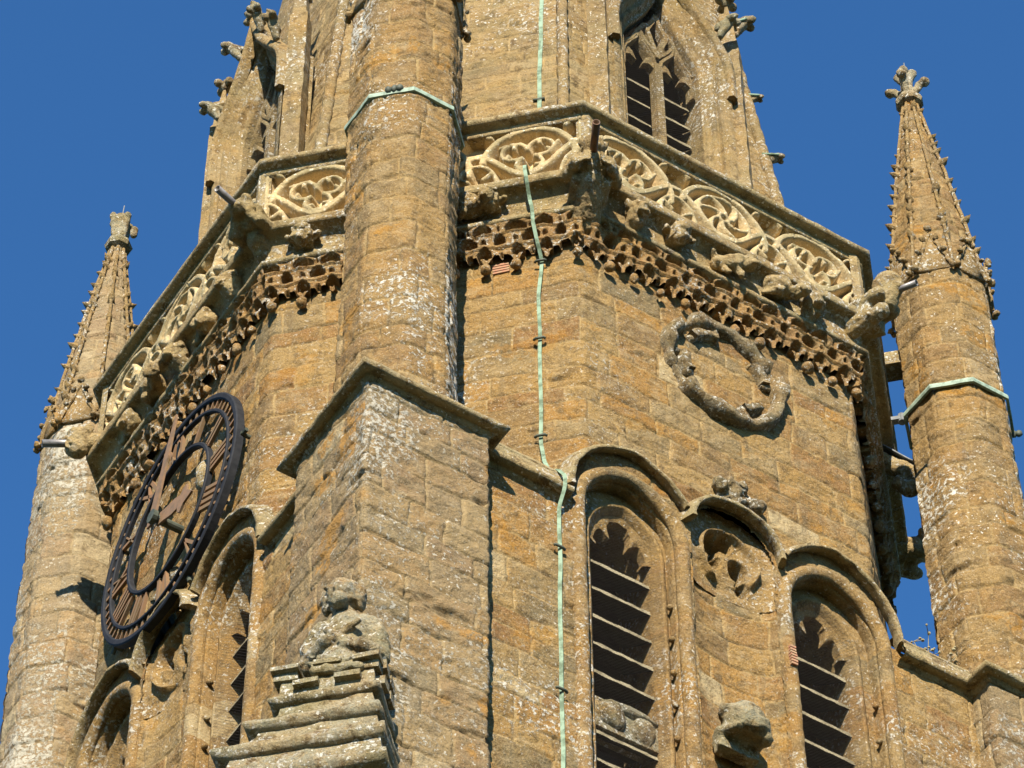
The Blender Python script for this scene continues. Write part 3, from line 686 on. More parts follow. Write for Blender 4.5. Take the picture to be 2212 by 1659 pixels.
# blind tracery panels
def tracery(half, seed, kinds, F=None):
    zb, zt = 3.745, 4.515; P_ = 2 * half / 3
    lines = []; thin = []
    u = np.linspace(-half, half, 160)
    A_ = zb + .27 - .17 * np.cos(2 * np.pi * (u + half) / P_ + math.pi)
    lines.append(np.stack([u, A_], 1))
    for k in range(3):
        c = -half + P_ * (k + .5)
        a = np.radians(np.linspace(172, -12, 40)); w = P_ * .44
        lines.append(np.stack([c + w * np.cos(a), zb + .29 + (zt - zb - .34) * np.sin(a) ** .9 * np.where(np.sin(a) > 0, 1, 0) - .06 * (np.sin(a) < 0)], 1) if False else
                     np.stack([c + w * np.cos(a), zb + .30 + .40 * np.sin(a)], 1))
        cz = zb + .37; R = P_ * .27
        a = np.radians(np.linspace(0, 360, 40))
        if kinds[k] == 'rose':
            thin.append(np.stack([c + R * np.cos(a), cz + R * np.sin(a)], 1))
            thin.append(np.stack([c + .045 * np.cos(a), cz + .045 * np.sin(a)], 1))
            for j in range(6):
                b0 = math.radians(j * 60 + 10); tt = np.linspace(0, 1, 12)
                thin.append(np.stack([c + (.045 + (R - .045) * tt) * np.cos(b0 + .9 * tt), cz + (.045 + (R - .045) * tt) * np.sin(b0 + .9 * tt)], 1))
        else:
            s = 1 if kinds[k] == 'a' else -1
            for j in range(3):
                q_ = math.radians(j * 120 + (35 if s > 0 else 85)); lc_ = (c + .125 * math.cos(q_), cz - .005 + .125 * math.sin(q_))
                ar = q_ + np.radians(np.linspace(-150, 150, 30)); thin.append(np.stack([lc_[0] + .105 * np.cos(ar), lc_[1] + .105 * np.sin(ar)], 1))
                for sg in (-1, 1):
                    e_ = q_ + sg * 1.25; thin.append(np.array([(lc_[0] + .105 * math.cos(e_), lc_[1] + .105 * math.sin(e_)), (lc_[0] + .055 * math.cos(e_ - sg * .2), lc_[1] + .055 * math.sin(e_ - sg * .2))]))
                e_ = q_ + math.pi / 3; thin.append(np.array([(c + .10 * math.cos(e_), cz + .10 * math.sin(e_)), (c + .17 * math.cos(e_ + .3), cz + .17 * math.sin(e_ + .3)), (c + .27 * math.cos(e_ + .9), cz + .25 * math.sin(e_ + .9))]))
        # cusped arch under each hump, cusped spandrel above it
        ch = -half + P_ * k
        for cc in ((ch, ch + P_) if k == 2 else (ch,)):
            a5 = np.radians(np.linspace(0, 180, 24)); thin.append(np.stack([cc + .17 * np.cos(a5), zb + .06 + .26 * np.sin(a5)], 1))
            for sg in (-1, 1): thin.append(np.array([(cc + sg * .14, zb + .20), (cc + sg * .06, zb + .13)])); thin.append(np.array([(cc + sg * .07, zt - .02), (cc + sg * .085, zt - .06), (cc + sg * .13, zt - .09)]))
    def hf(U, Z):
        d = np.full(U.shape, 9.)
        for l in lines: d = np.minimum(d, cdist(U, Z, l) - .021)
        for l in thin: d = np.minimum(d, cdist(U, Z, l) - .011)
        d = np.minimum(d, Z - (zb + .03)); d = np.minimum(d, (zt - .02) - Z); d = np.minimum(d, half - .02 - np.abs(U))
        t = np.clip(1 - d / .030, 0, 1); s = t ** .8
        P3 = F(U.ravel(), 0, Z.ravel()); e_ = fbm(P3, 11, 5, 3).reshape(U.shape); jo = np.minimum(np.abs(((U + .22) % .62) - .31 + .006 * e_), 1); return .20 - .12 * (1 - s) + .005 * e_ - .010 * (jo < .006), np.clip(1 - d / .010, 0, 1)
    return hf, zb, zt
for F, hh, kinds in ((FR, 1.36, 'ara'), (FL, 1.36, 'bra'), (FD, 1.29, 'aba'), (FE, 1.24, 'aba'), (FW, 1.29, 'aba')):
    hf, zb, zt = tracery(hh, 0, ['rose' if c == 'r' else c for c in kinds], F)
    relief('tracery_panel', F, -hh, hh, zb, zt, .0085, hf, M_par, par)
for F in (Frame(-90 - 22.5, 0), Frame(-90 + 22.5, 0), Frame(-180 - 22.5, 0), Frame(-180 + 22.5, 0)):
    R = math.hypot(A + .2, B + .2 * T8); w = .075; mb = MB()
    q0 = F(np.array([-w, -w * .3, w * .3, w]), np.array([R - .035, R + .008, R + .008, R - .035]), 3.74 + np.zeros(4)); q1 = q0 + np.array([0, 0, .80])
    mb.add(np.concatenate([q0, q1]), [(0, 1, 5, 4), (1, 2, 6, 5), (2, 3, 7, 6)])
    o = mb.build('corner_post', M_carved, par); at = o.data.attributes.new('sc', 'FLOAT_COLOR', 'POINT'); at.data.foreach_set('color', np.tile([.9, 0, 0, 1], 8).astype(np.float32))
mb = MB(); mb.add([(x * 1.0, y * 1.0, 4.3) for x, y in octp], [tuple(range(8))]); mb.build('gutter_floor', M_core, par)

# ---------------------------------------------------------------- organic carving: union of primitives -> voxel remesh -> roughen
def e_sphere(c, r, rot=None, n=10):
    V = []; Fq = []
    for i in range(n + 1):
        for j in range(2 * n):
            th = math.pi * i / n; ph = math.pi * j / n; V.append((math.sin(th) * math.cos(ph), math.sin(th) * math.sin(ph), math.cos(th)))
    V = np.array(V) * (np.asarray(r) * np.ones(3))
    if rot is not None: V = V @ np.asarray(rot).T
    for i in range(n):
        for j in range(2 * n): Fq.append((i * 2 * n + j, (i + 1) * 2 * n + j, (i + 1) * 2 * n + (j + 1) % (2 * n), i * 2 * n + (j + 1) % (2 * n)))
    return V + np.asarray(c), Fq
def carve(name, prims, mat, parent, X=None, vox=.014, rough=.006, sc=18, seed=0):
    """prims in local coords: ('s',c,r) ellipsoid, ('c',p0,p1,r0,r1) capsule, ('b',c,half) block; X maps local (n,3) to world"""
    mb = MB()
    for p in prims:
        if p[0] == 's': mb.add(*e_sphere(p[1], p[2]))
        elif p[0] == 'c':
            a, b = np.array(p[1], float), np.array(p[2], float); n = 6
            tube(mb, [tuple(a + (b - a) * k / n) for k in range(n + 1)], [p[3] + (p[4] - p[3]) * k / n for k in range(n + 1)], 12)
            mb.add(*e_sphere(a, p[3] * .999)); mb.add(*e_sphere(b, p[4] * .999))
        elif p[0] == 'b':
            c, h = np.array(p[1], float), np.array(p[2], float)
            V = [c + h * np.array(q) for q in ((-1, -1, -1), (1, -1, -1), (1, 1, -1), (-1, 1, -1), (-1, -1, 1), (1, -1, 1), (1, 1, 1), (-1, 1, 1))]
            mb.add(V, [(0, 3, 2, 1), (4, 5, 6, 7), (0, 1, 5, 4), (1, 2, 6, 5), (2, 3, 7, 6), (3, 0, 4, 7)])
    V = np.concatenate(mb.V)
    tmp = mesh(name + '_tmp', V, mb.F, mat)
    md = tmp.modifiers.new('r', 'REMESH'); md.mode = 'VOXEL'; md.voxel_size = vox; md.use_smooth_shade = True
    sm = tmp.modifiers.new('s', 'SMOOTH'); sm.iterations = 2; sm.factor = .5
    dg = bpy.context.evaluated_depsgraph_get(); me = bpy.data.meshes.new_from_object(tmp.evaluated_get(dg))
    old = tmp.data; bpy.data.objects.remove(tmp); bpy.data.meshes.remove(old)
    co = np.empty(len(me.vertices) * 3, np.float32); me.vertices.foreach_get('co', co); co = co.reshape(-1, 3).astype(float)
    co = jit(co, rough, sc, seed)
    if X is not None: co = X(co)
    me.vertices.foreach_set('co', co.astype(np.float32).ravel()); me.update()
    if not me.materials: me.materials.append(mat)
    o = bpy.data.objects.new(name, me); COL.objects.link(o); o.parent = parent
    return o
def local(origin, deg, pitch=0, s=1.0):
    """local x = outward along deg, y = left of it, z up (pitched about y)"""
    a = math.radians(deg); p = math.radians(pitch)
    ex = np.array([math.cos(a) * math.cos(p), math.sin(a) * math.cos(p), math.sin(p)]); ey = np.array([-math.sin(a), math.cos(a), 0]); ez = np.cross(ex, ey)
    M = np.stack([ex, ey, ez])
    return lambda V: np.asarray(V) * s @ M + np.asarray(origin)

# carved heads and beasts in the cove
def head(F, u, z, kind, seed, lb):
    if kind == 0: pr = [('s', (.05, 0, 0), (.085, .07, .09)), ('s', (.12, 0, -.02), (.045, .035, .04)), ('s', (.06, .07, .03), (.03, .02, .035)), ('s', (.06, -.07, .03), (.03, .02, .035)), ('s', (.12, 0, -.065), (.035, .045, .02)), ('c', (-.05, 0, -.12), (.04, 0, -.06), .05, .06), ('s', (.115, .032, .02), .018), ('s', (.115, -.032, .02), .018)]
    elif kind == 1: pr = [('c', (0, -.10, -.02), (.06, .02, .02), .055, .06), ('s', (.09, .09, .02), (.06, .055, .06)), ('s', (.135, .10, -.01), (.03, .03, .03)), ('c', (.02, -.09, -.05), (.05, -.05, -.12), .025, .02), ('c', (.05, .02, -.05), (.07, .04, -.12), .025, .02), ('c', (0, -.10, 0), (.03, -.16, .06), .03, .018)]
    elif kind == 2: pr = [('s', (.04, 0, .0), (.09, .10, .08)), ('c', (.02, .03, -.02), (.10, .11, -.04), .05, .045), ('s', (.13, .14, -.02), (.05, .05, .055)), ('c', (0, -.08, -.06), (.09, -.02, -.10), .022, .028), ('s', (.16, .12, -.05), .025), ('c', (.12, .17, .03), (.11, .19, .06), .02, .01)]
    elif kind == 3: pr = [('b', (.03, 0, 0), (.07, .06, .05)), ('s', (.09, 0, .02), (.05, .055, .05)), ('s', (.07, 0, -.05), (.06, .045, .05)), ('c', (.0, -.06, .05), (.06, -.10, .0), .03, .02), ('c', (.0, .06, .05), (.06, .10, .0), .03, .02)]
    else: pr = [('s', (.02, .0, .0), (.08, .085, .085)), ('c', (.0, -.06, .02), (.0, -.14, -.04), .04, .03), ('c', (.06, .05, .04), (.09, .02, -.05), .03, .03), ('c', (.06, -.05, .04), (.09, -.02, -.05), .03, .03)]
    # kinds are given in (outward, along, up); along = F.t
    M = np.stack([F.n, F.t, [0, 0, 1.0]])
    org = F(np.array(u), np.array(.15), np.array(z))
    o = carve('carved_head', pr, M_carved, tower, lambda V: (V * 1.25) @ M + org, vox=.010, rough=.010, sc=24, seed=seed); lab(o, lb)
    return o
for F, u, k, lb in ((FR, -.88, 0, 'carved beast head on the right cornice beside the central gargoyle'), (FR, -.48, 3, 'worn block-like head second on the right cornice'), (FR, .05, 1, 'carved crouching animal in the middle of the right cornice'),
                    (FR, .47, 2, 'carved curled beast on the right cornice'), (FR, .80, 0, 'carved lion face near the right end of the right cornice'),
                    (FL, .91, 0, 'round carved face under the left parapet near the corner'), (FL, .47, 4, 'eroded carved figure under the left parapet'), (FL, .06, 0, 'mossy carved head under the left parapet'),
                    (FL, -.35, 2, 'curled carved creature under the left parapet'), (FL, -.77, 4, 'mossy carved boss at the far end of the left parapet'),
                    (FD, .55, 3, 'carved round boss beside the copper tape'), (FD, .38, 2, 'carved paw and body left of the copper tape'), (FD, -.95, 3, 'worn carved stump at the left of the central pinnacle')):
    head(F, u, 3.53, k, int(u * 100) + 500 + k, lb)

lab(foliate(FR, .02, .86, 3), 'broken foliate cross over the small niche on the right face'); lab(foliate(FL, .0, .86, 4), 'foliate cross behind the clock dial')
# carved corbels on the pier between the windows
def corbel(F, u, z, lb, seed):
    M = np.stack([F.n, F.t, [0, 0, 1.0]]); org = F(np.array(u), np.array(-.07), np.array(z))
    pr = [('c', (-.08, 0, 0), (.1, 0, .0), .13, .12), ('s', (.12, 0, .05), (.17, .15, .14)), ('s', (.22, .02, -.05), (.09, .13, .08)), ('c', (.05, -.13, -.05), (.2, -.10, -.1), .05, .04), ('c', (.05, .14, -.05), (.22, .12, -.12), .05, .045),
          ('s', (.12, .12, .10), (.07, .06, .06)), ('s', (.1, -.12, .10), (.07, .06, .06)), ('b', (.02, 0, -.12), (.05, .16, .08)), ('s', (.27, .07, -.03), .035), ('s', (.27, -.05, -.02), .035)]
    o = carve('carved_corbel', pr, M_grey, tower, lambda V: V @ M + org, rough=.012, seed=seed); lab(o, lb)
corbel(FR, -.09, -1.62, 'large dark-mouthed beast corbel between the right face windows', 5)
corbel(FL, .0, -1.62, 'beast corbel between the clock face windows', 6)
# red tile patches let into the walls
def tiles(F, u, z, w, h, n, lb, par_=None, o1=.012):
    mb = MB()
    for k in range(n): box(mb, F, u - w / 2, u + w / 2, -.02, o1, z + h * k / n + .006, z + h * (k + 1) / n - .004)
    o = mb.build('tile_patch', M_brick, par_ or tower, jt=.004); lab(o, lb)
tiles(FD, .595, 2.87, .13, .12, 4, 'small patch of red tiles below the corbel table, left of the copper tape')
tiles(FR, .405, -.72, .05, .20, 7, 'stack of thin red tiles beside the right window shaft', None, .062)
tiles(FR, 1.30, -1.95, .05, .22, 6, 'red tile patch low on the right of the right window', None, .062)

# ================================================================ SPIRE
spire = thing('spire', 'tall octagonal ironstone spire with crocketed lucarne windows rising behind the parapet', 'spire')
def sp_ab(z): return 2.66 - .09 * (z - 4.65), 1.175 - .068 * (z - 4.65)
def sp_ring(z):
    a, b = sp_ab(z); return [(-a, b), (-a, -b), (-b, -a), (b, -a), (a, -b), (a, b)]
def sp_hole(e, u, z):
    a, b = sp_ab(6.5)
    m = ((e == 2) | (e == 0)) & (z < 8.6)
    uc = np.where(e == 2, u - b + .03, u - b + .02)
    w = np.where(z < 7.4, .56, .56 * np.clip((8.45 - z) / 1.05, 0, 1) ** 1.0)
    return m & (np.abs(uc) < w)
masonry('spire_face', sp_ring, 4.2, 9.6, M_spire, spire, seed=51, amp=.8, hole=sp_hole, hmin=.18, hmax=.28, res=.015, lichen=lambda P, e: np.clip(.5 + 1.0 * fbm(P, .8, 77, 2), 0, 1.3))
mb = MB(); ra = [(-sp_ab(9.6)[0], sp_ab(9.6)[1])]
def full(z):
    a, b = sp_ab(z); return [(-a, b), (-a, -b), (-b, -a), (b, -a), (a, -b), (a, b), (b, a), (-b, a)]
mb.add([p + (9.6,) for p in full(9.6)] + [p + (20,) for p in full(20)] + [(0, 0, 31)], [(i, (i + 1) % 8, 8 + (i + 1) % 8, 8 + i) for i in range(8)] + [(8 + i, 8 + (i + 1) % 8, 16) for i in range(8)])
mb.build('upper_spire', M_luc, spire)
mb = MB(); mb.add([p + (4.2,) for p in full(4.2)] + [p + (9.6,) for p in full(9.6)], [(i, (i + 1) % 8, 8 + (i + 1) % 8, 8 + i) for i in (5, 6, 7)]); mb.build('rear_spire_face', M_core, spire)
for idx in (1, 2, 3, 0, 4):
    pts = []
    for z in np.arange(4.2, 9.61, .08):
        p = full(z)[idx]; n = np.array(p) / np.hypot(*p); pts.append((p[0] + n[0] * .012, p[1] + n[1] * .012, z))
    mb = MB(); tube(mb, pts, [.050 + .006 * math.sin(i * 2.1) for i in range(len(pts))], 10); mb.build('edge_roll', M_luc, spire, True, jt=.005, sc=8, seed=idx)

def crocket_prims(s=1.0):
    return [('c', (0, 0, -.12), (.10, 0, -.02), .035, .05), ('s', (.15, 0, .02), (.06, .06, .045)), ('s', (.19, .04, -.01), (.04, .035, .035)), ('s', (.19, -.04, -.01), (.04, .035, .035)), ('c', (.02, 0, .02), (.14, 0, .05), .035, .03), ('s', (.21, 0, .05), (.03, .03, .025))]
def lucarne(F, cu, lb, seed):
    L = bpy.data.objects.new('lucarne', None); COL.objects.link(L); L.parent = spire; lab(L, lb)
    def G(u, o, z): return F(np.asarray(u) + cu, o, z)
    # ogee path
    def ogee(w, zs, za, n=34, down=None):
        q = [(1, 0), (.985, .08), (.93, .18), (.80, .29), (.62, .41), (.44, .53), (.27, .66), (.14, .79), (.05, .90), (0, 1)]
        P = [(-w * float(np.interp(t, np.linspace(0, 1, 10), [a_[0] for a_ in q])), zs + (za - zs) * float(np.interp(t, np.linspace(0, 1, 10), [a_[1] for a_ in q]))) for t in np.linspace(0, 1, n)]
        P = np.array(P); R_ = P[::-1][1:].copy(); R_[:, 0] *= -1
        P = np.concatenate([P, R_])
        if down is not None:
            m = int((zs - down) / .12); zz = down + (zs - down) * np.arange(m) / m
            P = np.concatenate([np.stack([-w + 0 * zz, zz], 1), P, np.stack([w + 0 * zz, zz[::-1]], 1)])
        return P
    vsweep(G, ogee(.40, 7.25, 8.30, down=4.3), [(.22, .20), (.15, .20), (.13, .15), (.105, .12), (.08, .13), (.06, .115), (.05, .08), (.025, .06), (.01, .065), (-.0, .03), (-.0, -.25)]).build('moulded_arch', M_luc, L, True, jt=.004, sc=9, seed=seed)
    # hood outside it, rising to a finial
    vsweep(G, ogee(.62, 7.25, 8.75, down=6.9), [(-.05, .16), (-.05, .24), (-.02, .27), (.03, .25), (.05, .16), (.06, .05)]).build('hood_mould', M_luc, L, True, jt=.005, sc=9, seed=seed)
    # flat web between arch and hood, and the side walls
    a = ogee(.55, 7.25, 8.6, down=4.3); m = len(a); b = a.copy(); b[:, 0] *= 1.0
    # side pilasters turned at 45 degrees with pinnacle tops
    for sgn in (-1, 1):
        mb = MB(); cx = sgn * .72; r = .115
        zs = list(np.arange(4.3, 7.95, .1)); V = []
        def sq(z, s): return [G(np.array(cx + x * s), np.array(.12 + y * s), np.array(z)) for x, y in ((-1, 0), (0, 1), (1, 0), (0, -1))]
        rows = [(z, r) for z in zs] + [(7.96, r * .78), (8.25, r * .62), (8.27, r * .9), (8.31, r * .9), (8.33, r * .45), (8.62, .012)]
        for z, s in rows: V += sq(z, s)
        Fq = []
        for i in range(len(rows) - 1):
            for k in range(4): Fq.append((i * 4 + k, i * 4 + (k + 1) % 4, i * 4 + 4 + (k + 1) % 4, i * 4 + 4 + k))
        mb.add(V, Fq); mb.build('pilaster', M_luc, L, False, jt=.006, sc=7, seed=seed + sgn)
        pr = [('s', (math.cos(q) * .07, math.sin(q) * .07, .02), (.045, .045, .04)) for q in (0, 1.57, 3.14, 4.71)] + [('s', (0, 0, 0), (.05, .05, .05)), ('s', (0, 0, .08), (.03, .03, .05))]
        og = G(np.array(cx), np.array(.12), np.array(8.62)); carve('pinnacle_finial', pr, M_grey, L, lambda V, og=og: V + og, vox=.012, seed=seed)
        # jamb plate between pilaster and arch
        mb = MB(); box(mb, G, sgn * .60 - .09, sgn * .60 + .09, -.05, .175, 4.3, 7.5); mb.build('jamb', M_luc, L, False, jt=.003)
    # tracery
    mb = MB(); box(mb, G, -.038, .038, -.10, .0, 4.3, 7.25); mb.build('mullion', M_luc, L, False, jt=.004)
    def sub(c, w): return np.array([(c - w, 7.0), (c - w, 7.18), (c - w * .85, 7.30), (c - w * .45, 7.42), (c - w * .12, 7.50), (c, 7.66), (c + w * .12, 7.50), (c + w * .45, 7.42), (c + w * .85, 7.30), (c + w, 7.18), (c + w, 7.0)])
    for c in (-.19, .19):
        P = sub(c, .165); P = np.stack([np.interp(np.linspace(0, 1, 60), np.linspace(0, 1, len(P)), P[:, i]) for i in (0, 1)], 1)
        vsweep(G, P, [(.03, -.01), (.0, .0), (-.01, -.03), (-.01, -.10)]).build('light_head', M_luc, L, False, jt=.003)
        mb = MB()
        for sg in (-1, 1):
            V = [(c + sg * .165, 7.16), (c + sg * .165, 7.36), (c + sg * .07, 7.27), (c + sg * .035, 7.16), (c + sg * .10, 7.21)]
            Va = [G(np.array(x), np.array(o), np.array(z)) for o in (-.02, -.09) for x, z in V]
            mb.add(Va, [(0, 1, 2, 3, 4), (9, 8, 7, 6, 5)] + [(i, 5 + i, 5 + (i + 1) % 5, (i + 1) % 5) for i in range(5)])
        mb.build('cusp', M_luc, L, False, jt=.003)
    # reticulated pieces above the lights
    pl = [(-.355, 7.30), (-.26, 7.42), (-.19, 7.62), (-.12, 7.48), (0, 7.30), (.12, 7.48), (.19, 7.62), (.26, 7.42), (.355, 7.30)]
    P = np.array([(x, z + .02) for x, z in pl]); P = np.stack([np.interp(np.linspace(0, 1, 60), np.linspace(0, 1, len(P)), P[:, i]) for i in (0, 1)], 1)
    mb = MB(); vsweep(G, P, [(.03, -.03), (.028, -.0), (-.0, .0), (-.01, -.03)], mb)
    for sg in (-1, 1):
        q = np.array([(0, 7.34), (sg * .05, 7.55), (sg * .10, 7.72), (sg * .04, 7.88), (0, 8.02)]); q = np.stack([np.interp(np.linspace(0, 1, 30), np.linspace(0, 1, 5), q[:, i]) for i in (0, 1)], 1)
        vsweep(G, q, [(.022, -.09), (.022, -.0), (-.022, .0), (-.022, -.09)], mb)
        q = np.array([(sg * .19, 7.64), (sg * .14, 7.76), (sg * .08, 7.80)]); vsweep(G, np.stack([np.interp(np.linspace(0, 1, 16), np.linspace(0, 1, 3), q[:, i]) for i in (0, 1)], 1), [(.02, -.09), (.02, .0), (-.02, .0), (-.02, -.09)], mb)
    mb.build('head_tracery', M_luc, L, False, jt=.003)
    rr = random.Random(seed)
    for k in range(9):
        z = 6.98 - .285 * k + rr.uniform(-.02, .02)
        for c in (-.21, .21):
            uu = np.linspace(c - .175, c + .175, 12)
            rows = [G(uu, o_, zz + 0 * uu) for o_, zz in ((-.12, z), (-.11, z - .045), (-.42, z + .20), (-.42, z + .24))]
            V = np.concatenate(rows); V[:, 2] += .008 * fbm(V, 14, seed + k, 2)
            Fq = [(a_ * 12 + i, b_ * 12 + i, b_ * 12 + i + 1, a_ * 12 + i + 1) for i in range(11) for a_, b_ in ((0, 1), (1, 2), (2, 3), (3, 0))]
            o = MB().add(V, Fq).build('louvre', M_louv, L); o.data.materials.append(M_louv_shade); o.data.polygons.foreach_set('material_index', np.array([0 if q % 4 == 0 else 1 for q in range(len(Fq))], np.int32))
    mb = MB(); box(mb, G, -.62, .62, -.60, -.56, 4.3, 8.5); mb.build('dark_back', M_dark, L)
    q = ogee(.405, 7.25, 8.30, 20); V = [G(np.array(x), np.array(.035), np.array(z)) for x, z in q] + [G(np.array(.405), np.array(.035), np.array(4.3)), G(np.array(-.405), np.array(.035), np.array(4.3))]
    MB().add(V, [tuple(range(len(V)))]).build('netting', M_net_wire, L)
    # crockets up the hood
    for k, (x, z) in enumerate(((.60, 7.55), (.50, 7.9), (.33, 8.2), (.17, 8.45))):
        for sg in (-1, 1):
            og = G(np.array(sg * x), np.array(.22), np.array(z)); n = F.t * sg * .5 + F.n * .85
            dg = math.degrees(math.atan2(n[1], n[0]))
            if k in (1, 3): carve('crocket', crocket_prims(), M_grey, L, local(og, dg, 15, 1.0), vox=.014, seed=seed + k)
    og = G(np.array(0.), np.array(.20), np.array(8.85))
    return L
F1 = Frame(-90, 2.45); F2 = Frame(180, 2.56)
lucarne(F1, 0.0, 'two-light lucarne window on the right of the spire', 61)
lucarne(F2, .05, 'lucarne window seen edge-on at the left of the spire', 62)
# free crockets with copper straps on the spire outline
def spire_crocket(p, deg, lb, s=1.0, pitch=10):
    pr = crocket_prims(); o = carve('crocket', pr, M_grey, spire, local(p, deg, pitch, s), vox=.014, seed=int(abs(p[2]) * 10)); lab(o, lb)
    X = local(p, deg, pitch, s); mb = MB(); tube(mb, [tuple(v) for v in X(np.array([(-.05, .055, -.03), (.09, .058, -.02), (.15, .05, .0), (.16, 0, .01), (.15, -.05, .0), (.09, -.058, -.02), (-.05, -.055, -.03)]))], .013, 6)
    b = mb.build('copper_strap', M_tape, o, True); b.parent = o

# ================================================================ CORNER PINNACLES
def octa(cx, cy, a, rot=0):
    t = T8 * a
    return [(cx - a, cy + t), (cx - a, cy - t), (cx - t, cy - a), (cx + t, cy - a), (cx + a, cy - t), (cx + a, cy + t), (cx + t, cy + a), (cx - t, cy + a)]
def pinnacle(sx, sy, lb, seed, mat):
    cx, cy = sx * T, sy * T; mat2 = M_pinn
    p = thing('corner_pinnacle', lb, 'pinnacle', 'pinnacles on the tower corners'); p.location = (cx, cy, 0)
    def ch(o): o.matrix_parent_inverse = Matrix.Translation((-cx, -cy, 0)); return o
    def ring(z):
        a = TA + .010 * math.sin(z * 1.3 + seed)
        if z < .30: a = TA + (.30 - z) * .22
        q = octa(cx, cy, a); return q + [q[0]]
    o = ch(masonry('shaft', ring, .02, 5.42, mat, p, seed=seed, res=.014, amp=1.25, hmin=.2, hmax=.33, wmin=.25, wmax=.5,
               lichen=lambda P, e: np.clip(.55 + 1.3 * fbm(P * np.array([1, 1, .5]), 1.6, seed, 2) + (.75 * ((e == 0) | (e == 1)) if sy > 0 else 1.0 * (e == 3) + .5 * (e == 4)), .05, 2.6)))
    # spirelet
    def ring2(z):
        t = (z - 5.4) / 3.0; a = .405 * (1 - t) + .05 * t + .012 * math.sin(t * 3.14); q = octa(cx, cy, a); return q + [q[0]]
    ch(masonry('spirelet', ring2, 5.4, 8.4, mat, p, seed=seed + 1, res=.016, amp=1.2, hmin=.12, hmax=.22, wmin=.2, wmax=.4, lichen=lambda P, e: np.clip(.4 + fbm(P, 1.1, seed, 2), .0, 1.0)))
    rr = random.Random(seed)
    mbx = MB()
    for k in range(8):
        pts = []
        for z in np.arange(5.45, 8.41, .1):
            q = ring2(z)[k]; v = np.array([q[0] - cx, q[1] - cy]); v /= np.hypot(*v); pts.append((q[0] + v[0] * .010, q[1] + v[1] * .010, z))
        tube(mbx, pts, .016, 6)
    ch(mbx.build('ridge_ribs', mat2, p, True, jt=.006, sc=12))
    ncr = 0
    for k in range(8):
        z = 5.75 + rr.uniform(0, .1)
        while z < 8.3:
            q = ring2(z)[k]; v = np.array([q[0] - cx, q[1] - cy]); v /= np.hypot(*v); s = rr.choice((.3, .45, .6, .7, .85)) * rr.uniform(.85, 1.1) * (.8 if z > 7.6 else 1)
            b = np.array([q[0], q[1], z]); t = np.array([v[0], v[1], 0]); w = np.array([-v[1], v[0], 0])
            if rr.random() > .08:
                # leafy hook: broad base, tip turned up and out
                Vv = [b + t * a_ * s + w * b_ * s + np.array([0, 0, c_ * s]) for a_, b_, c_ in ((-.02, -.045, -.05), (-.02, .045, -.05), (-.02, .03, .05), (-.02, -.03, .05), (.05, -.04, .0), (.05, .04, .0), (.055, .025, .035), (.055, -.025, .035), (.10, 0, .055), (.035, 0, -.04))]
                mbx = MB(); mbx.add(Vv, [(0, 1, 9), (1, 5, 9), (0, 9, 4), (4, 9, 5), (1, 2, 6, 5), (0, 4, 7, 3), (2, 3, 7, 6), (4, 5, 8), (5, 6, 8), (6, 7, 8), (7, 4, 8)])
                if ncr < 96: ch(mbx.build('crocket', mat2, p, True, jt=.007, sc=22)); ncr += 1
            z += .15 * rr.uniform(.75, 1.3)
    # ring of crocketed gablets at the foot
    for k in range(8):
        q0, q1 = ring(5.3)[k], ring(5.3)[k + 1]; m_ = (np.array(q0) + q1) / 2; v = m_ - (cx, cy); a_ = np.degrees(math.atan2(v[1], v[0])); Fk_n = v / np.hypot(*v)
        class K: pass
        def G(u, o_, z, a_=a_, d=np.hypot(*v)):
            Fk = Frame(a_, 0); P0 = Fk(u, np.asarray(o_) + d, z); P0[..., 0] += cx; P0[..., 1] += cy; return P0
        w = .16; zs, za = 5.36, 5.80 + .05 * math.sin(k * 2.3)
        mb = MB()
        V = [G(np.array(x), np.array(o_), np.array(z)) for o_, ins in ((.018, 0), (-.04, 0)) for x, z in ((-w, zs), (w, zs), (w, zs + .06), (0, za), (-w, zs + .06))]
        mb.add(V, [(0, 1, 2, 3, 4), (1, 6, 7, 2), (2, 7, 8, 3), (3, 8, 9, 4), (4, 9, 5, 0), (0, 5, 6, 1)])
        P = np.array([(-w, zs + .03), (0, za + .02), (w, zs + .03)]); P = np.stack([np.interp(np.linspace(0, 1, 24), [0, .5, 1], P[:, i]) for i in (0, 1)], 1)
        vsweep(G, P, [(-.015, .015), (-.015, .035), (.01, .04), (.02, .01)], mb)
        for (x, z, r) in ((0, za + .04, .035), (-w * .7, zs + .22, .026), (w * .7, zs + .22, .026), (-w * .35, zs + .40, .026), (w * .35, zs + .40, .026), (-w, zs - .0, .032), (w, zs - .01, .03)):
            rock(mb, G(np.array(x), np.array(.05), np.array(z)), r, seed + k * 7, 5)
        ch(mb.build('gablet', mat2, p, True, jt=.012, sc=16, seed=k))
    # collar and finial
    mb = MB(); q = octa(cx, cy, .085)
    def colr_(z, a): return [(x, y, z) for x, y in octa(cx, cy, a)]
    rows = [colr_(8.36, .06), colr_(8.39, .11), colr_(8.43, .125), colr_(8.48, .11), colr_(8.50, .07), colr_(8.62, .055)]
    mb.add([v for r in rows for v in r], [(i * 8 + k, i * 8 + (k + 1) % 8, i * 8 + 8 + (k + 1) % 8, i * 8 + 8 + k) for i in range(5) for k in range(8)])
    ch(mb.build('collar', M_grey, p, False, jt=.005))
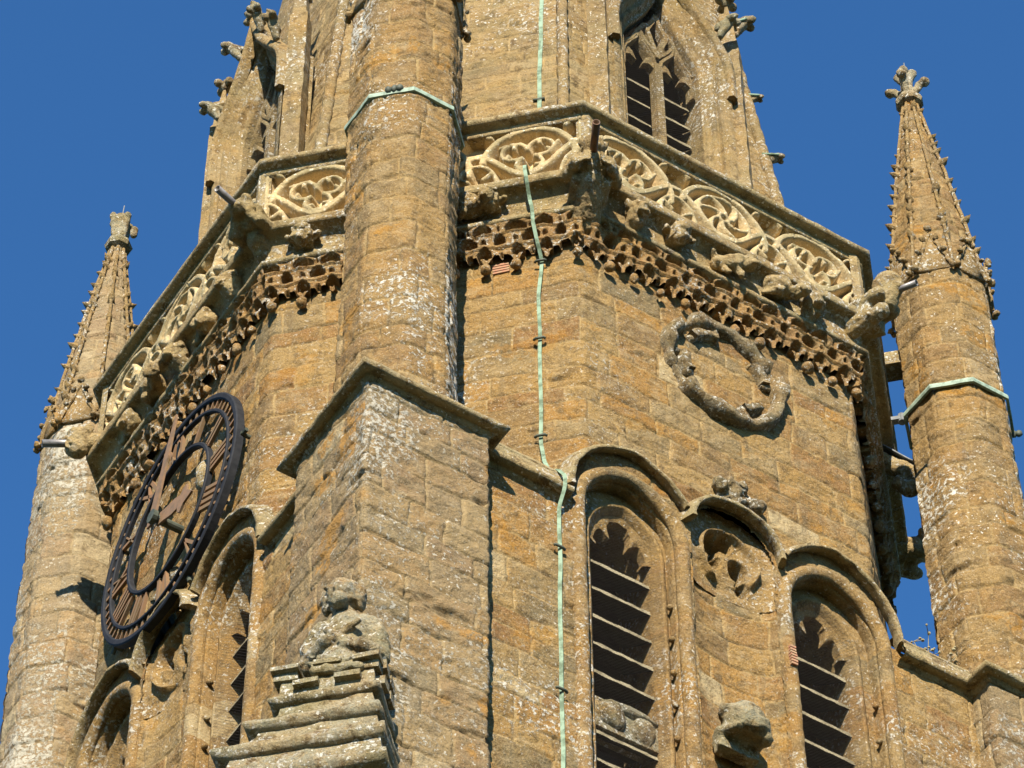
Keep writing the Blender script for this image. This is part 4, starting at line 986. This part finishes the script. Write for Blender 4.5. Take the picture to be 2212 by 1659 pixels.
    if sx > 0:
        pr = [('c', (0, 0, 8.45), (0, 0, 8.80), .05, .06)]
        for q in range(4):
            an = math.radians(q * 90 + 35); c_, s_ = math.cos(an), math.sin(an)
            pr += [('c', (c_ * .04, s_ * .04, 8.52), (c_ * .12, s_ * .12, 8.66), .03, .04), ('s', (c_ * .17, s_ * .17, 8.68), (.05, .05, .045)), ('c', (c_ * .03, s_ * .03, 8.75), (c_ * .07, s_ * .07, 8.88), .03, .045)]
        pr += [('s', (0, 0, 8.90), (.05, .05, .05))]
    else:
        pr = [('c', (0, 0, 8.45), (0, 0, 8.62), .05, .07), ('s', (0, 0, 8.78), (.085, .085, .17))]
        for q in range(4):
            an = math.radians(q * 90 + 10); c_, s_ = math.cos(an), math.sin(an)
            pr += [('c', (c_ * .05, s_ * .05, 8.55), (c_ * .09, s_ * .09, 8.82), .035, .04), ('s', (c_ * .10, s_ * .10, 8.84), (.035, .035, .04))]
        pr += [('s', (.10, -.10, 8.62), (.04, .04, .09))]
    ch(carve('finial', pr, M_grey, p, lambda V: V + np.array([cx, cy, 0]), vox=.012, rough=.006, seed=seed))
    mb = MB(); tube(mb, [(cx, cy, 8.9), (cx + .01, cy, 9.10)], .006, 5); ch(mb.build('finial_rod', M_zinc, p))
    return p, ch
p1, c1 = pinnacle(-1, -1, 'massive lichen-spotted octagonal pinnacle shaft standing in the centre of the picture', 71, M_turret)
p2, c2 = pinnacle(1, -1, 'right-hand crocketed pinnacle with a leafy crown-shaped finial against the sky', 81, M_turret)
p3, c3 = pinnacle(-1, 1, 'left-hand pinnacle with a whitened shaft and a closed bud finial', 91, M_turretw)
for p, ch, cx, cy, lb in ((p1, c1, -T, -T, 'verdigris band with a nut'), (p2, c2, T, -T, 'verdigris band')):
    q = octa(cx, cy, TA + .004); mb = MB()
    hsweep(q, [(.0, -.026), (.022, -.024), (.026, .0), (.022, .024), (.0, .026)], 3.81, mb, res=.05, closed=True)
    o = ch(mb.build('metal_band', M_band, p, False, jt=.003)); lab(o, lb)
    if cx < 0: bp = [(-T - .07, -T - TA - .07), (-T - .24, -T - .44)]; nutp = (-2.83 - .28 * 0, -3.02, 3.84); nutp = ((cx - TA * .72), (cy - TA * .72) - .03, 3.84)
    else: nutp = (cx + TA + .05, cy - TA * .35, 3.80)
    mb = MB(); 
    for k in range(3): rock(mb, (nutp[0] + .03 * (k - 1), nutp[1] - .03 * (k - 1), nutp[2]), (.03, .03, .04), 3 + k, 5)
    ch(mb.build('band_nut', M_clip, p, True))
# struts tying the pinnacles back to the tower
def strut(p, ch, sx, sy):
    F = Frame(math.degrees(math.atan2(sy, sx)), 0); D0 = (A + B) / math.sqrt(2) - .06
    mb = MB(); box(mb, F, -.10, .10, D0, 3.42, 4.60, 4.76); o = ch(mb.build('stone_tie_beam', M_carved, p, False, jt=.006))
    mb = MB(); box(mb, F, -.03, .03, D0, 3.42, 3.95, 3.99); tube(mb, [F(np.array(0.), np.array(3.34), np.array(3.93)), F(np.array(0.), np.array(3.34), np.array(4.02))], .035, 8); ch(mb.build('iron_tie_bar', M_zinc, p))
    # flying rib: a curved arm with a lead weathering on top
    pr = []
    for k in range(9):
        t = k / 9; t2 = (k + 1) / 9
        f = lambda t: (D0 + t * .46, 0, 3.62 - .42 * t + .10 * math.sin(t * 3.14) * 0)
        pr.append(('c', f(t), f(t2), .085, .085))
    pr += [('s', (3.33, 0, 3.10), (.09, .07, .09)), ('s', (3.25, 0, 3.16), (.07, .08, .06)), ('c', (3.0, 0, 3.4), (3.05, 0, 3.1), .09, .05)]
    M = np.stack([F.n, F.t, [0, 0, 1.0]])
    ch(carve('carved_flying_strut', pr, M_carved, p, lambda V: V @ M, vox=.016, rough=.012, sc=12, seed=2))
    mb = MB(); V = []
    for k in range(7):
        t = k / 6; x, z = D0 + t * .46, 3.74 - .42 * t + .03 * math.sin(t * 5)
        V += [F(np.array(-.10), np.array(x), np.array(z - .03)), F(np.array(0.), np.array(x), np.array(z)), F(np.array(.10), np.array(x), np.array(z - .03))]
    mb.add(V, [(i * 3 + k, i * 3 + k + 1, i * 3 + 4 + k, i * 3 + 3 + k) for i in range(6) for k in range(2)]); o = mb.build('lead_weathering', M_zinc, p, True); so_ = o.modifiers.new('s', 'SOLIDIFY'); so_.thickness = .012; ch(o)
    
strut(p2, c2, 1, -1); strut(p1, c1, -1, -1); strut(p3, c3, -1, 1)
# spire outline crockets (positions on the spire edges)
for (x, y, z, dg, s, lb, pt) in ((1.06, -2.50, 6.58, -25, .75, 'small strapped crocket on the right edge of the spire', 0), (1.0, -2.42, 7.55, -25, .6, 'worn crocket stub on the right edge of the spire', 0), (.93, -2.32, 8.75, -30, 1.15, 'big strapped crocket at the top right of the spire', 20),
                             (-2.38, .84, 9.0, 160, 1.0, 'strapped crocket at the left edge of the spire', 5), (-2.36, .50, 9.72, 165, 1.1, 'uppermost strapped crocket at the left of the spire', 5),
                             (-2.36, .55, 9.25, 170, .8, 'middle crocket at the left of the spire', 15)):
    spire_crocket((x, y, z), dg, lb, s, pt)

# ================================================================ GARGOYLES
def gargoyle(x, y, deg, z, lb, prims, pipe, mat, seed, pitch=0, s=1.0, vox=.012):
    g_ = thing('gargoyle', lb, 'gargoyle', 'gargoyles at the parapet corners')
    g_.location = (x, y, z)
    X = local((x, y, z), deg, pitch, s)
    inv = Matrix.Translation((-x, -y, -z))
    o = carve('body', prims, mat, g_, X, vox=vox, rough=.007, sc=26, seed=seed); o.matrix_parent_inverse = inv
    p0, p1, r, pm = pipe
    a, b = X(np.array([p0, p1])); d = (b - a) / np.linalg.norm(b - a)
    mb = MB(); n = 14; t = np.linspace(0, 2 * math.pi, n + 1)[:-1]
    e1 = np.cross(d, [0, 0, 1.0]); e1 /= np.linalg.norm(e1); e2 = np.cross(d, e1); V = []
    for c, rr in ((a, r), (b, r), (b, r * .8), (a + (b - a) * .3, r * .78)):
        V += [c + (e1 * math.cos(q) + e2 * math.sin(q)) * rr for q in t]
    mb.add(V, [(i * n + k, i * n + (k + 1) % n, i * n + n + (k + 1) % n, i * n + n + k) for i in range(3) for k in range(n)] + [tuple(3 * n + k for k in range(n))])
    o = mb.build('spout_pipe', pm, g_, True, jt=.0015); o.matrix_parent_inverse = inv
    return g_
c1x, c1y = B + .0, A + .0
# 1: near left corner, crouching beast, dark pipe
gargoyle(-3.12, -1.29, 202.5, 3.72, 'crouching beast gargoyle with a dark pipe, left of the central pinnacle', [
    ('c', (-.15, 0, .0), (.18, 0, .04), .13, .12), ('s', (.28, 0, .10), (.11, .10, .11)), ('s', (.34, .06, .15), (.05, .04, .05)), ('s', (.34, -.06, .15), (.05, .04, .05)), ('s', (.36, 0, .03), (.07, .07, .05)),
    ('c', (.05, .12, -.02), (.24, .13, -.08), .055, .045), ('c', (.24, .13, -.08), (.30, .07, .0), .045, .035), ('c', (.05, -.12, -.02), (.24, -.13, -.08), .055, .045), ('c', (.24, -.13, -.08), (.30, -.07, .0), .045, .035),
    ('c', (-.15, 0, -.12), (.10, 0, -.10), .14, .08), ('c', (.0, .05, .10), (.2, .06, .17), .05, .04), ('c', (-.1, 0, -.25), (.02, 0, -.14), .09, .08), ('s', (.30, .10, .03), .035), ('s', (.22, -.15, -.02), .045), ('s', (-.02, .16, .02), (.09, .05, .09)), ('s', (-.02, -.16, .02), (.09, .05, .09))],
    ((.34, 0, .06), (.62, 0, .02), .030, M_lead), M_carved, 1)
# 2: near right corner, figure pulling its mouth open
fing = []
for sy in (-1, 1):
    for k in range(4):
        fing.append(('c', (.33 + .01 * k, sy * .13, .00 - .034 * k), (.40, sy * .045, -.00 - .034 * k), .017, .013))
    fing += [('s', (.31, sy * .14, -.05), (.06, .045, .08)), ('c', (.31, sy * .13, .03), (.38, sy * .10, .06), .02, .014)]
gargoyle(-1.29, -3.12, 247.5, 3.60, 'squatting gargoyle with spread fingers and a pipe at its mouth, above the copper tape', [
    ('c', (-.15, 0, -.05), (.22, 0, .0), .12, .13), ('s', (.30, 0, .17), (.12, .10, .12)), ('s', (.38, 0, .12), (.05, .05, .05)), ('s', (.33, .10, .20), (.03, .02, .045)), ('s', (.33, -.10, .20), (.03, .02, .045)),
    ('s', (.385, .03, .215), .016), ('s', (.385, -.03, .215), .016), ('c', (.25, .13, .08), (.18, .20, -.08), .055, .05), ('c', (.18, .20, -.08), (.31, .15, -.06), .05, .04), ('c', (.25, -.13, .08), (.18, -.20, -.08), .055, .05), ('c', (.18, -.20, -.08), (.31, -.15, -.06), .05, .04),
    ('c', (-.1, 0, -.30), (.20, 0, -.10), .13, .10), ('c', (-.1, .07, -.18), (.18, .10, -.12), .08, .06), ('c', (-.1, -.07, -.18), (.18, -.10, -.12), .08, .06), ('s', (.25, 0, .02), (.12, .13, .13))] + fing,
    ((.36, -.01, .06), (.66, -.045, .02), .031, M_bronze), M_carved, 2)
# 3: far right corner, hooded beast leaning out
gargoyle(1.27, -3.05, 292.5, 3.78, 'smooth-headed gargoyle with clasped paws and a pale pipe at the right end of the parapet', [
    ('c', (-.20, .09, -.06), (.34, .10, -.01), .055, .06), ('c', (-.20, -.09, -.06), (.34, -.10, -.01), .055, .06), ('c', (-.15, 0, .0), (.30, 0, .03), .10, .10), ('s', (.38, 0, .17), (.12, .105, .13)), ('s', (.46, 0, .10), (.06, .06, .07)), ('c', (.40, .0, .08), (.36, 0, -.02), .08, .08),
    ('c', (-.15, .0, .10), (.22, 0, .10), .07, .06), ('s', (.06, .04, .16), (.07, .06, .05)), ('b', (.02, 0, -.14), (.24, .13, .06)), ('c', (.05, -.05, -.20), (.34, -.06, -.16), .07, .06), ('s', (.475, .045, .17), .02), ('s', (.475, -.045, .17), .02), ('c', (-.15, 0, -.28), (.0, 0, -.15), .09, .1)],
    ((.46, 0, .06), (.62, 0, .03), .028, M_lead), M_carved, 3, s=1.08)
# 4: far left corner, wrinkled ape-like head
gargoyle(-3.05, 1.27, 157.5, 3.78, 'ape-faced gargoyle with a wrinkled chin and a grey pipe at the far left corner', [
    ('c', (-.20, 0, .0), (.22, 0, .02), .12, .11), ('s', (.34, 0, .06), (.12, .105, .15)), ('s', (.36, 0, -.06), (.10, .09, .10)), ('s', (.40, 0, .13), (.07, .08, .05)), ('s', (.28, .105, .12), (.05, .02, .055)), ('s', (.28, -.105, .12), (.05, .02, .055)), ('s', (.46, 0, .06), (.035, .03, .03)),
    ('c', (.45, .05, .0), (.42, .08, -.08), .018, .014), ('c', (.45, -.05, .0), (.42, -.08, -.08), .018, .014), ('c', (.47, .02, -.01), (.45, .04, -.10), .016, .012), ('c', (.47, -.02, -.01), (.45, -.04, -.10), .016, .012),
    ('c', (-.1, .12, .0), (.12, .12, .04), .07, .05), ('c', (-.1, -.12, .0), (.12, -.12, .04), .07, .05), ('c', (-.15, 0, -.22), (.05, 0, -.08), .10, .10), ('b', (-.1, 0, -.05), (.16, .14, .08)), ('s', (.10, -.14, .05), .045)],
    ((.42, 0, .0), (.68, 0, -.05), .034, M_lead), M_carved, 4, s=.92)

gargoyle(2.90, -1.27, -22.5, 3.72, 'dark shadowed gargoyle glimpsed from below in the gap beside the right pinnacle', [
    ('c', (-.20, 0, .0), (.30, 0, .02), .12, .12), ('s', (.38, 0, .06), (.12, .11, .13)), ('s', (.46, .04, .02), (.05, .05, .05)), ('c', (.0, .12, -.08), (.34, .12, -.12), .07, .06), ('c', (.0, -.12, -.08), (.34, -.12, -.12), .07, .06), ('b', (.0, 0, -.12), (.20, .13, .06)), ('s', (.36, .10, .16), (.03, .03, .05)), ('s', (.36, -.10, .16), (.03, .03, .05))],
    ((.44, 0, .04), (.62, 0, .0), .030, M_lead), M_carved, 5)

# ================================================================ CLOCK on the left face
ck = thing('clock', 'black iron skeleton clock dial with copper Roman numerals and hands on the left face', 'clock'); ck.location = (-A - .10, 0, 1.65)
CI = Matrix.Translation((A + .10, 0, -1.65))
def cc(o): o.matrix_parent_inverse = CI; return o
O0 = .085
def ringm(r0, r1, o0, o1, nm, mat=M_black, n=96):
    t = np.linspace(0, 2 * math.pi, n + 1)[:-1]; P = np.stack([np.cos(t), np.sin(t)], 1)
    rm = (r0 + r1) / 2; w = (r1 - r0) / 2
    return cc(vsweep(FL, P * rm + np.array([0, 1.65]), [(-w, o0), (-w, o1), (-w * .6, o1 + .008), (w * .6, o1 + .008), (w, o1), (w, o0), (-w, o0)], closed=True).build(nm, mat, ck, False))
ringm(1.005, 1.06, O0 - .03, O0 + .03, 'outer_rim')
ringm(.895, .925, O0 + .0, O0 + .03, 'minute_ring')
ringm(.602, .637, O0 - .005, O0 + .035, 'inner_ring')
def bar(mb, x0, z0, x1, z1, w, o0, o1):
    d = np.array([x1 - x0, z1 - z0]); L = np.hypot(*d); d /= L; n = np.array([-d[1], d[0]]) * w / 2
    q = [(x0 + n[0], z0 + n[1]), (x1 + n[0], z1 + n[1]), (x1 - n[0], z1 - n[1]), (x0 - n[0], z0 - n[1])]
    V = [FL(np.array(a), np.array(o), np.array(1.65 + b)) for o in (o0, o1) for a, b in q]
    mb.add(V, [(0, 1, 2, 3), (7, 6, 5, 4), (0, 4, 5, 1), (1, 5, 6, 2), (2, 6, 7, 3), (3, 7, 4, 0)])
for k in range(60):
    mb = MB(); a = math.radians(6 * k); s, c = math.sin(a), math.cos(a); bar(mb, .92 * s, .92 * c, 1.005 * s, 1.005 * c, .022 if k % 5 else .03, O0 + .005, O0 + .022); cc(mb.build('minute_bar', M_num, ck))
rom = ['XII', 'I', 'II', 'III', 'IIII', 'V', 'VI', 'VII', 'VIII', 'IX', 'X', 'XI']
for k, rn in enumerate(rom):
    mb = MB(); a = math.radians(30 * k); er = np.array([math.sin(a), math.cos(a)]); et = np.array([math.cos(a), -math.sin(a)])
    wd = {'I': .058, 'V': .13, 'X': .13}; tot = sum(wd[c] for c in rn); x = -tot / 2
    r0, r1 = .645, .89
    def seg(xa, ra, xb, rb, w):
        p = er * ra + et * xa; q = er * rb + et * xb; bar(mb, p[0], p[1], q[0], q[1], w, O0 + .0, O0 + .028)
    for c in rn:
        m_ = x + wd[c] / 2
        if c == 'I': seg(m_, r0, m_, r1, .032); seg(m_ - .022, r1, m_ + .022, r1, .010); seg(m_ - .022, r0, m_ + .022, r0, .010)
        if c == 'V': seg(m_ - .05, r1, m_, r0, .030); seg(m_ + .05, r1, m_ + .004, r0, .015)
        if c == 'X': seg(m_ - .05, r1, m_ + .05, r0, .030); seg(m_ + .05, r1, m_ - .05, r0, .015)
        x += wd[c]
    o = cc(mb.build('numeral', M_num, ck)); lab(o, 'Roman numeral ' + rn)
def hand(nm, lb, x0, z0, x1, z1, prof, o0):
    """prof: list of (t along, half width)"""
    p0, p1 = np.array([x0, z0]), np.array([x1, z1]); d = p1 - p0; L = np.hypot(*d); e = d / L; n = np.array([-e[1], e[0]])
    Lp = [p0 + e * L * t + n * w for t, w in prof] + [p0 + e * L * t - n * w for t, w in reversed(prof)]
    m = len(Lp); V = [FL(np.array(a), np.array(o), np.array(b)) for o in (o0, o0 + .018) for a, b in Lp]
    h = len(prof)
    Fq = [(i, i + 1, m - 2 - i, m - 1 - i) for i in range(h - 1)] + [(m + i + 1, m + i, 2 * m - 1 - i, 2 * m - 2 - i) for i in range(h - 1)] + [(i, m + i, m + (i + 1) % m, (i + 1) % m) for i in range(m)]
    o = cc(MB().add(V, Fq).build(nm, M_cop, ck)); lab(o, lb)
hand('minute_hand', 'long copper minute hand pointing just past twelve', -.07, 1.56, .20, 2.62, [(0, .055), (.12, .06), (.2, .05), (.55, .036), (.6, .045), (.97, .012), (1, .002)], .215)
hand('hour_hand', 'short broad copper hour hand with a pointed leaf tip', .02, 1.56, .56, 1.37, [(0, .06), (.2, .06), (.45, .075), (.62, .06), (.66, .11), (.74, .13), (.8, .06), (1, .004)], .19)
mb = MB(); tube(mb, [FL(np.array(.02), np.array(o_), np.array(1.56)) for o_ in (-.02, .24)], .036, 12); tube(mb, [FL(np.array(.02), np.array(o_), np.array(1.56)) for o_ in (.235, .275)], .06, 12)
cc(mb.build('spindle', M_clip, ck, False))
mb = MB()
for q in (18, 92, 160, 230, 300):
    a = math.radians(q); tube(mb, [FL(np.array(1.06 * math.sin(a)), np.array(o_), np.array(1.65 + 1.06 * math.cos(a))) for o_ in (-.02, O0)], .018, 8)
    tube(mb, [FL(np.array(1.06 * math.sin(a)), np.array(O0 - .02), np.array(1.65 + 1.06 * math.cos(a))), FL(np.array(1.12 * math.sin(a)), np.array(O0 - .02), np.array(1.65 + 1.12 * math.cos(a)))], .018, 8)
cc(mb.build('fixing_rod', M_clip, ck))
# mossy boss of stone inside the dial
mb = MB(); rock(mb, FL(np.array(.40), np.array(.02), np.array(1.80)), (.09, .11, .17), 9, 8); o = mb.build('mossy_boss', M_carved, tower, True, jt=.01); lab(o, 'mossy stone lump behind the clock dial')

# ================================================================ LIGHTNING CONDUCTOR (copper tape)
lc = thing('lightning_conductor', 'pale green copper lightning conductor tape running down the spire and wall beside the central pinnacle', 'lightning conductor')
def ribbon(nm, pts, side, w=.029, th=.006, seed=0):
    pts = np.array(pts, float); s = np.concatenate([[0], np.cumsum(np.linalg.norm(np.diff(pts, axis=0), axis=1))]); n = max(4, int(s[-1] / .05)); t = np.linspace(0, s[-1], n)
    Q = np.stack([np.interp(t, s, pts[:, i]) for i in range(3)], 1)
    side = np.array(side, float); side /= np.linalg.norm(side); nr = np.array([-.6, -.8, 0])
    wob = .006 * fbm(Q, 2.5, seed, 2); Q = Q + side * wob[:, None]
    V = np.concatenate([Q - side * w / 2, Q + side * w / 2, Q + side * w / 2 + nr * th, Q - side * w / 2 + nr * th])
    Fq = [(a * n + i, b * n + i, b * n + i + 1, a * n + i + 1) for i in range(n - 1) for a, b in ((0, 1), (1, 2), (2, 3), (3, 0))]
    return MB().add(V, Fq).build(nm, M_tape, lc, False)
sd_ = (.7071, -.7071, 0); dn = np.array([-.7071, -.7071])
def dp(o, z, s=0): return (-1.513 + dn[0] * o + s * .7071, -2.774 + dn[1] * o - s * .7071, z)
def spd(z, s):
    a, b = sp_ab(z); dd = (a + b) / math.sqrt(2) + .015; return (-.7071 * dd + .7071 * s, -.7071 * dd - .7071 * s, z)
ribbon('spire_tape', [spd(z, .83 - .0 * (z - 5)) for z in (4.7, 5.5, 6.5, 7.5, 9, 9.6)], sd_, w=.036)
ribbon('wall_tape', [dp(.21, 3.80, -.03), dp(.33, 3.79, -.03), dp(.34, 3.70, -.03), dp(.33, 3.60, -.02), dp(.22, 3.47, -.02), dp(.215, 3.34, 0), dp(.19, 3.2, 0), dp(.12, 3.02, .02), dp(.03, 2.90, .03), dp(.02, 2.5), dp(.02, 1.9), dp(.02, 1.2), dp(.025, .72), dp(.05, .5, .02), (-1.56, -2.92, .30), (-1.555, -3.03, .19), (-1.55, -3.11, .05), (-1.545, -3.10, -.06), (-1.545, -3.03, -.2), (-1.545, -3.02, -.7), (-1.55, -3.02, -1.5), (-1.555, -3.02, -2.6), (-1.56, -3.02, -4.2)], sd_)
for z, x, y in ((2.88, *dp(.03, 0, .02)[:2]), (1.94, *dp(.02, 0)[:2]), (.80, *dp(.025, 0)[:2]), (-.63, -1.545, -3.02), (-2.05, -1.553, -3.02)):
    s_ = np.array([.7071, -.7071, 0]) if z > 0 else np.array([1, 0, 0]); c = np.array([x, y, z]) + np.array([-.6, -.8, 0]) * .012
    mb = MB(); tube(mb, [c - s_ * .045, c - s_ * .03 + np.array([-.4, -.6, 0]) * .02, c + s_ * .03 + np.array([-.4, -.6, 0]) * .02, c + s_ * .045], .011, 6); mb.build('tape_clip', M_clip, lc, True)
cz = spd(5.75, .83); mb = MB(); tube(mb, [np.array(cz) - np.array(sd_) * .05, np.array(cz) + np.array(sd_) * .05], .014, 6); mb.build('tape_clip', M_clip, lc, True)

# ================================================================ NICHE CANOPY with a seated statue on the buttress corner
cn = thing('niche_canopy', 'lichened stepped stone canopy with small battlements on the front buttress', 'stone canopy'); 
FQ = Frame(-135, 0)
DC = 4.56 - .1
def tierbox(mb, hw, d1, z0, z1, ch=.03, hw2=None, SL=1.0, SR=1.0):
    hw2 = hw2 or hw
    def rect(hw, d, z, n=14): 
        P = [(-hw + 2 * hw * k / n, d) for k in range(n + 1)]; P = [(-hw, DC + (d - DC) * k / 6) for k in range(6)] + P + [(hw, d + (DC - d) * k / 6) for k in range(1, 7)]
        return [FQ(np.array(float(np.interp(u, (-1, -.31, .31, 1), (-1.45, -.425, .225, .50)))), np.array(o), np.array(z)) for u, o in P]
    rows = [rect(hw2 - ch * 1.6, d1 - ch * 1.6, z0), rect(hw2 - ch * .5, d1 - ch * .5, z0 + ch * .25), rect(hw2, d1, z0 + ch * 1.0), rect(hw, d1, z0 + (z1 - z0) * .6), rect(hw - ch * .9, d1 - ch * .9, z1)]
    m = len(rows[0]); mb.add([v for r in rows for v in r], [(i * m + k, i * m + k + 1, i * m + m + k + 1, i * m + m + k) for i in range(4) for k in range(m - 1)] + [tuple(4 * m + k for k in range(m)), tuple(m - 1 - k for k in range(m))])
for k, (hw, d1, z0, z1, ch_) in enumerate(((.335, 4.89, -3.50, -3.41, .035), (.415, 4.96, -3.77, -3.66, .045), (.53, 5.03, -4.04, -3.91, .05), (.62, 5.10, -4.34, -4.20, .05))):
    mb = MB(); tierbox(mb, hw, d1, z0, z1, ch_); mb.build('string_tier', M_grey, cn, True, jt=.010, sc=14, seed=k)
    if k:
        h2 = (.27, .285, .36, .46)[k]; mb = MB(); tierbox(mb, h2, d1 - .11, z1 - .02, z1 + .17, .012, hw - .06); mb.build('sloped_course', M_grey, cn, False, jt=.010, sc=6, seed=k + 9)
mb = MB(); tierbox(mb, .285, 4.85, -3.43, -3.27, .012); mb.build('crown_block', M_grey, cn, False, jt=.008)
mb = MB(); tierbox(mb, .50, 4.95, -4.9, -4.2, .02); mb.build('canopy_body', M_grey, cn, False, jt=.01)
for k, u in enumerate((-.36, -.09, .15)):
    mb = MB(); box(mb, FQ, u - .075, u + .075, 4.76, 4.86, -3.28, -3.20); box(mb, FQ, u - .088, u + .088, 4.75, 4.90, -3.225, -3.19); mb.build('merlon', M_grey, cn, False, jt=.007, seed=k)
for k, u in enumerate((-.225, .035)):
    mb = MB(); box(mb, FQ, u - .08, u + .08, 4.80, 4.90, -3.37, -3.33); mb.build('embrasure_sill', M_grey, cn, False, jt=.006, seed=k)
for k, d in enumerate((4.60, 4.74)):
    for z in (-3.24, -3.37):
        mb = MB(); box(mb, FQ, .19, .25, d - .05, d + .05, z, z + .07); mb.build('side_merlon', M_grey, cn, False, jt=.006, seed=k)
st = thing('statue', 'weathered stone figure of a seated king with a worn head, on the stepped canopy', 'statue')
SX = FQ(np.array(-0.04), np.array(4.68), np.array(-3.30)); st.location = SX
M_ = np.stack([FQ.n, FQ.t, [0, 0, 1.0]])
pr = [('s', (.0, 0, .14), (.15, .16, .18)), ('c', (0, 0, .15), (.0, 0, .50), .14, .11), ('c', (.0, -.11, .48), (.0, .11, .48), .08, .08), ('c', (.0, .15, .46), (.0, .20, .24), .065, .055), ('c', (0, -.15, .46), (.0, -.21, .26), .065, .055), ('c', (.0, .20, .24), (.12, .12, .22), .055, .045),
      ('c', (.0, -.21, .26), (.11, -.08, .30), .052, .045), ('c', (.0, 0, .52), (.05, -.02, .62), .06, .06), ('c', (.13, -.10, .16), (.14, .12, .10), .022, .022), ('c', (.12, -.08, .40), (.15, .06, .22), .022, .02), ('c', (.12, .10, .42), (.13, -.04, .30), .02, .018),
      ('c', (.15, -.12, .05), (.155, .12, .03), .03, .03), ('c', (.14, -.14, .11), (.155, .10, .09), .02, .02), ('s', (.0, .19, .32), (.07, .05, .16)), ('s', (.0, -.20, .34), (.07, .05, .13)), ('s', (.13, .02, .26), (.04, .04, .05))]
o = carve('body', pr, M_grey, st, lambda V: (V * 1.16) @ M_ + SX, vox=.010, rough=.010, sc=20, seed=3); o.matrix_parent_inverse = Matrix.Translation(tuple(-SX))
pr = [('s', (.06, -.01, .70), (.10, .09, .12)), ('s', (.15, -.02, .68), (.03, .022, .04)), ('s', (.13, -.02, .60), (.05, .055, .05)), ('s', (.03, -.01, .76), (.10, .105, .06)), ('s', (.04, .085, .69), (.06, .03, .09)), ('s', (.04, -.105, .69), (.06, .03, .09)), ('s', (.13, .035, .715), (.025, .03, .015)), ('s', (.13, -.07, .715), (.025, .03, .015))]
o = carve('head', pr, M_grey, st, lambda V: (V * 1.16) @ M_ + SX, vox=.009, rough=.007, sc=22, seed=4); o.matrix_parent_inverse = Matrix.Translation(tuple(-SX))

# ================================================================ DRY PLANT on the ledge
pb = (2.02, -2.62, .20); rp = random.Random(4)
pt_ = thing('dry_plant', 'thin dry twiggy weed growing on the ledge below the right pinnacle', 'plant'); pt_.location = pb
mb = MB(); lf = MB()
for k in range(9):
    p = np.array(pb); d = np.array([rp.uniform(-.4, .4), rp.uniform(-.4, .4), 1.2]); 
    for s in range(5):
        q = p + d / np.linalg.norm(d) * rp.uniform(.05, .09) * 1.6; tube(mb, [p, q], [.007 - .0008 * s, .006 - .0008 * s], 4)
        for j in range(2):
            w = q + np.array([rp.uniform(-.06, .06), rp.uniform(-.06, .06), rp.uniform(.0, .05)]); tube(mb, [q, w], [.004, .003], 3); rock(lf, w, rp.uniform(.009, .016), k * 7 + s, 3)
        p = q; d = d + np.array([rp.uniform(-.5, .5), rp.uniform(-.5, .5), 0])
PI2 = Matrix.Translation(tuple(-x for x in pb))
o = mb.build('stem', M_twig, pt_); o.matrix_parent_inverse = PI2
o = lf.build('seed_head', M_twig, pt_); o.matrix_parent_inverse = PI2
for o in bpy.data.objects:
    if o.name.split('.')[0].endswith('_tmp'): print('left', o.name)
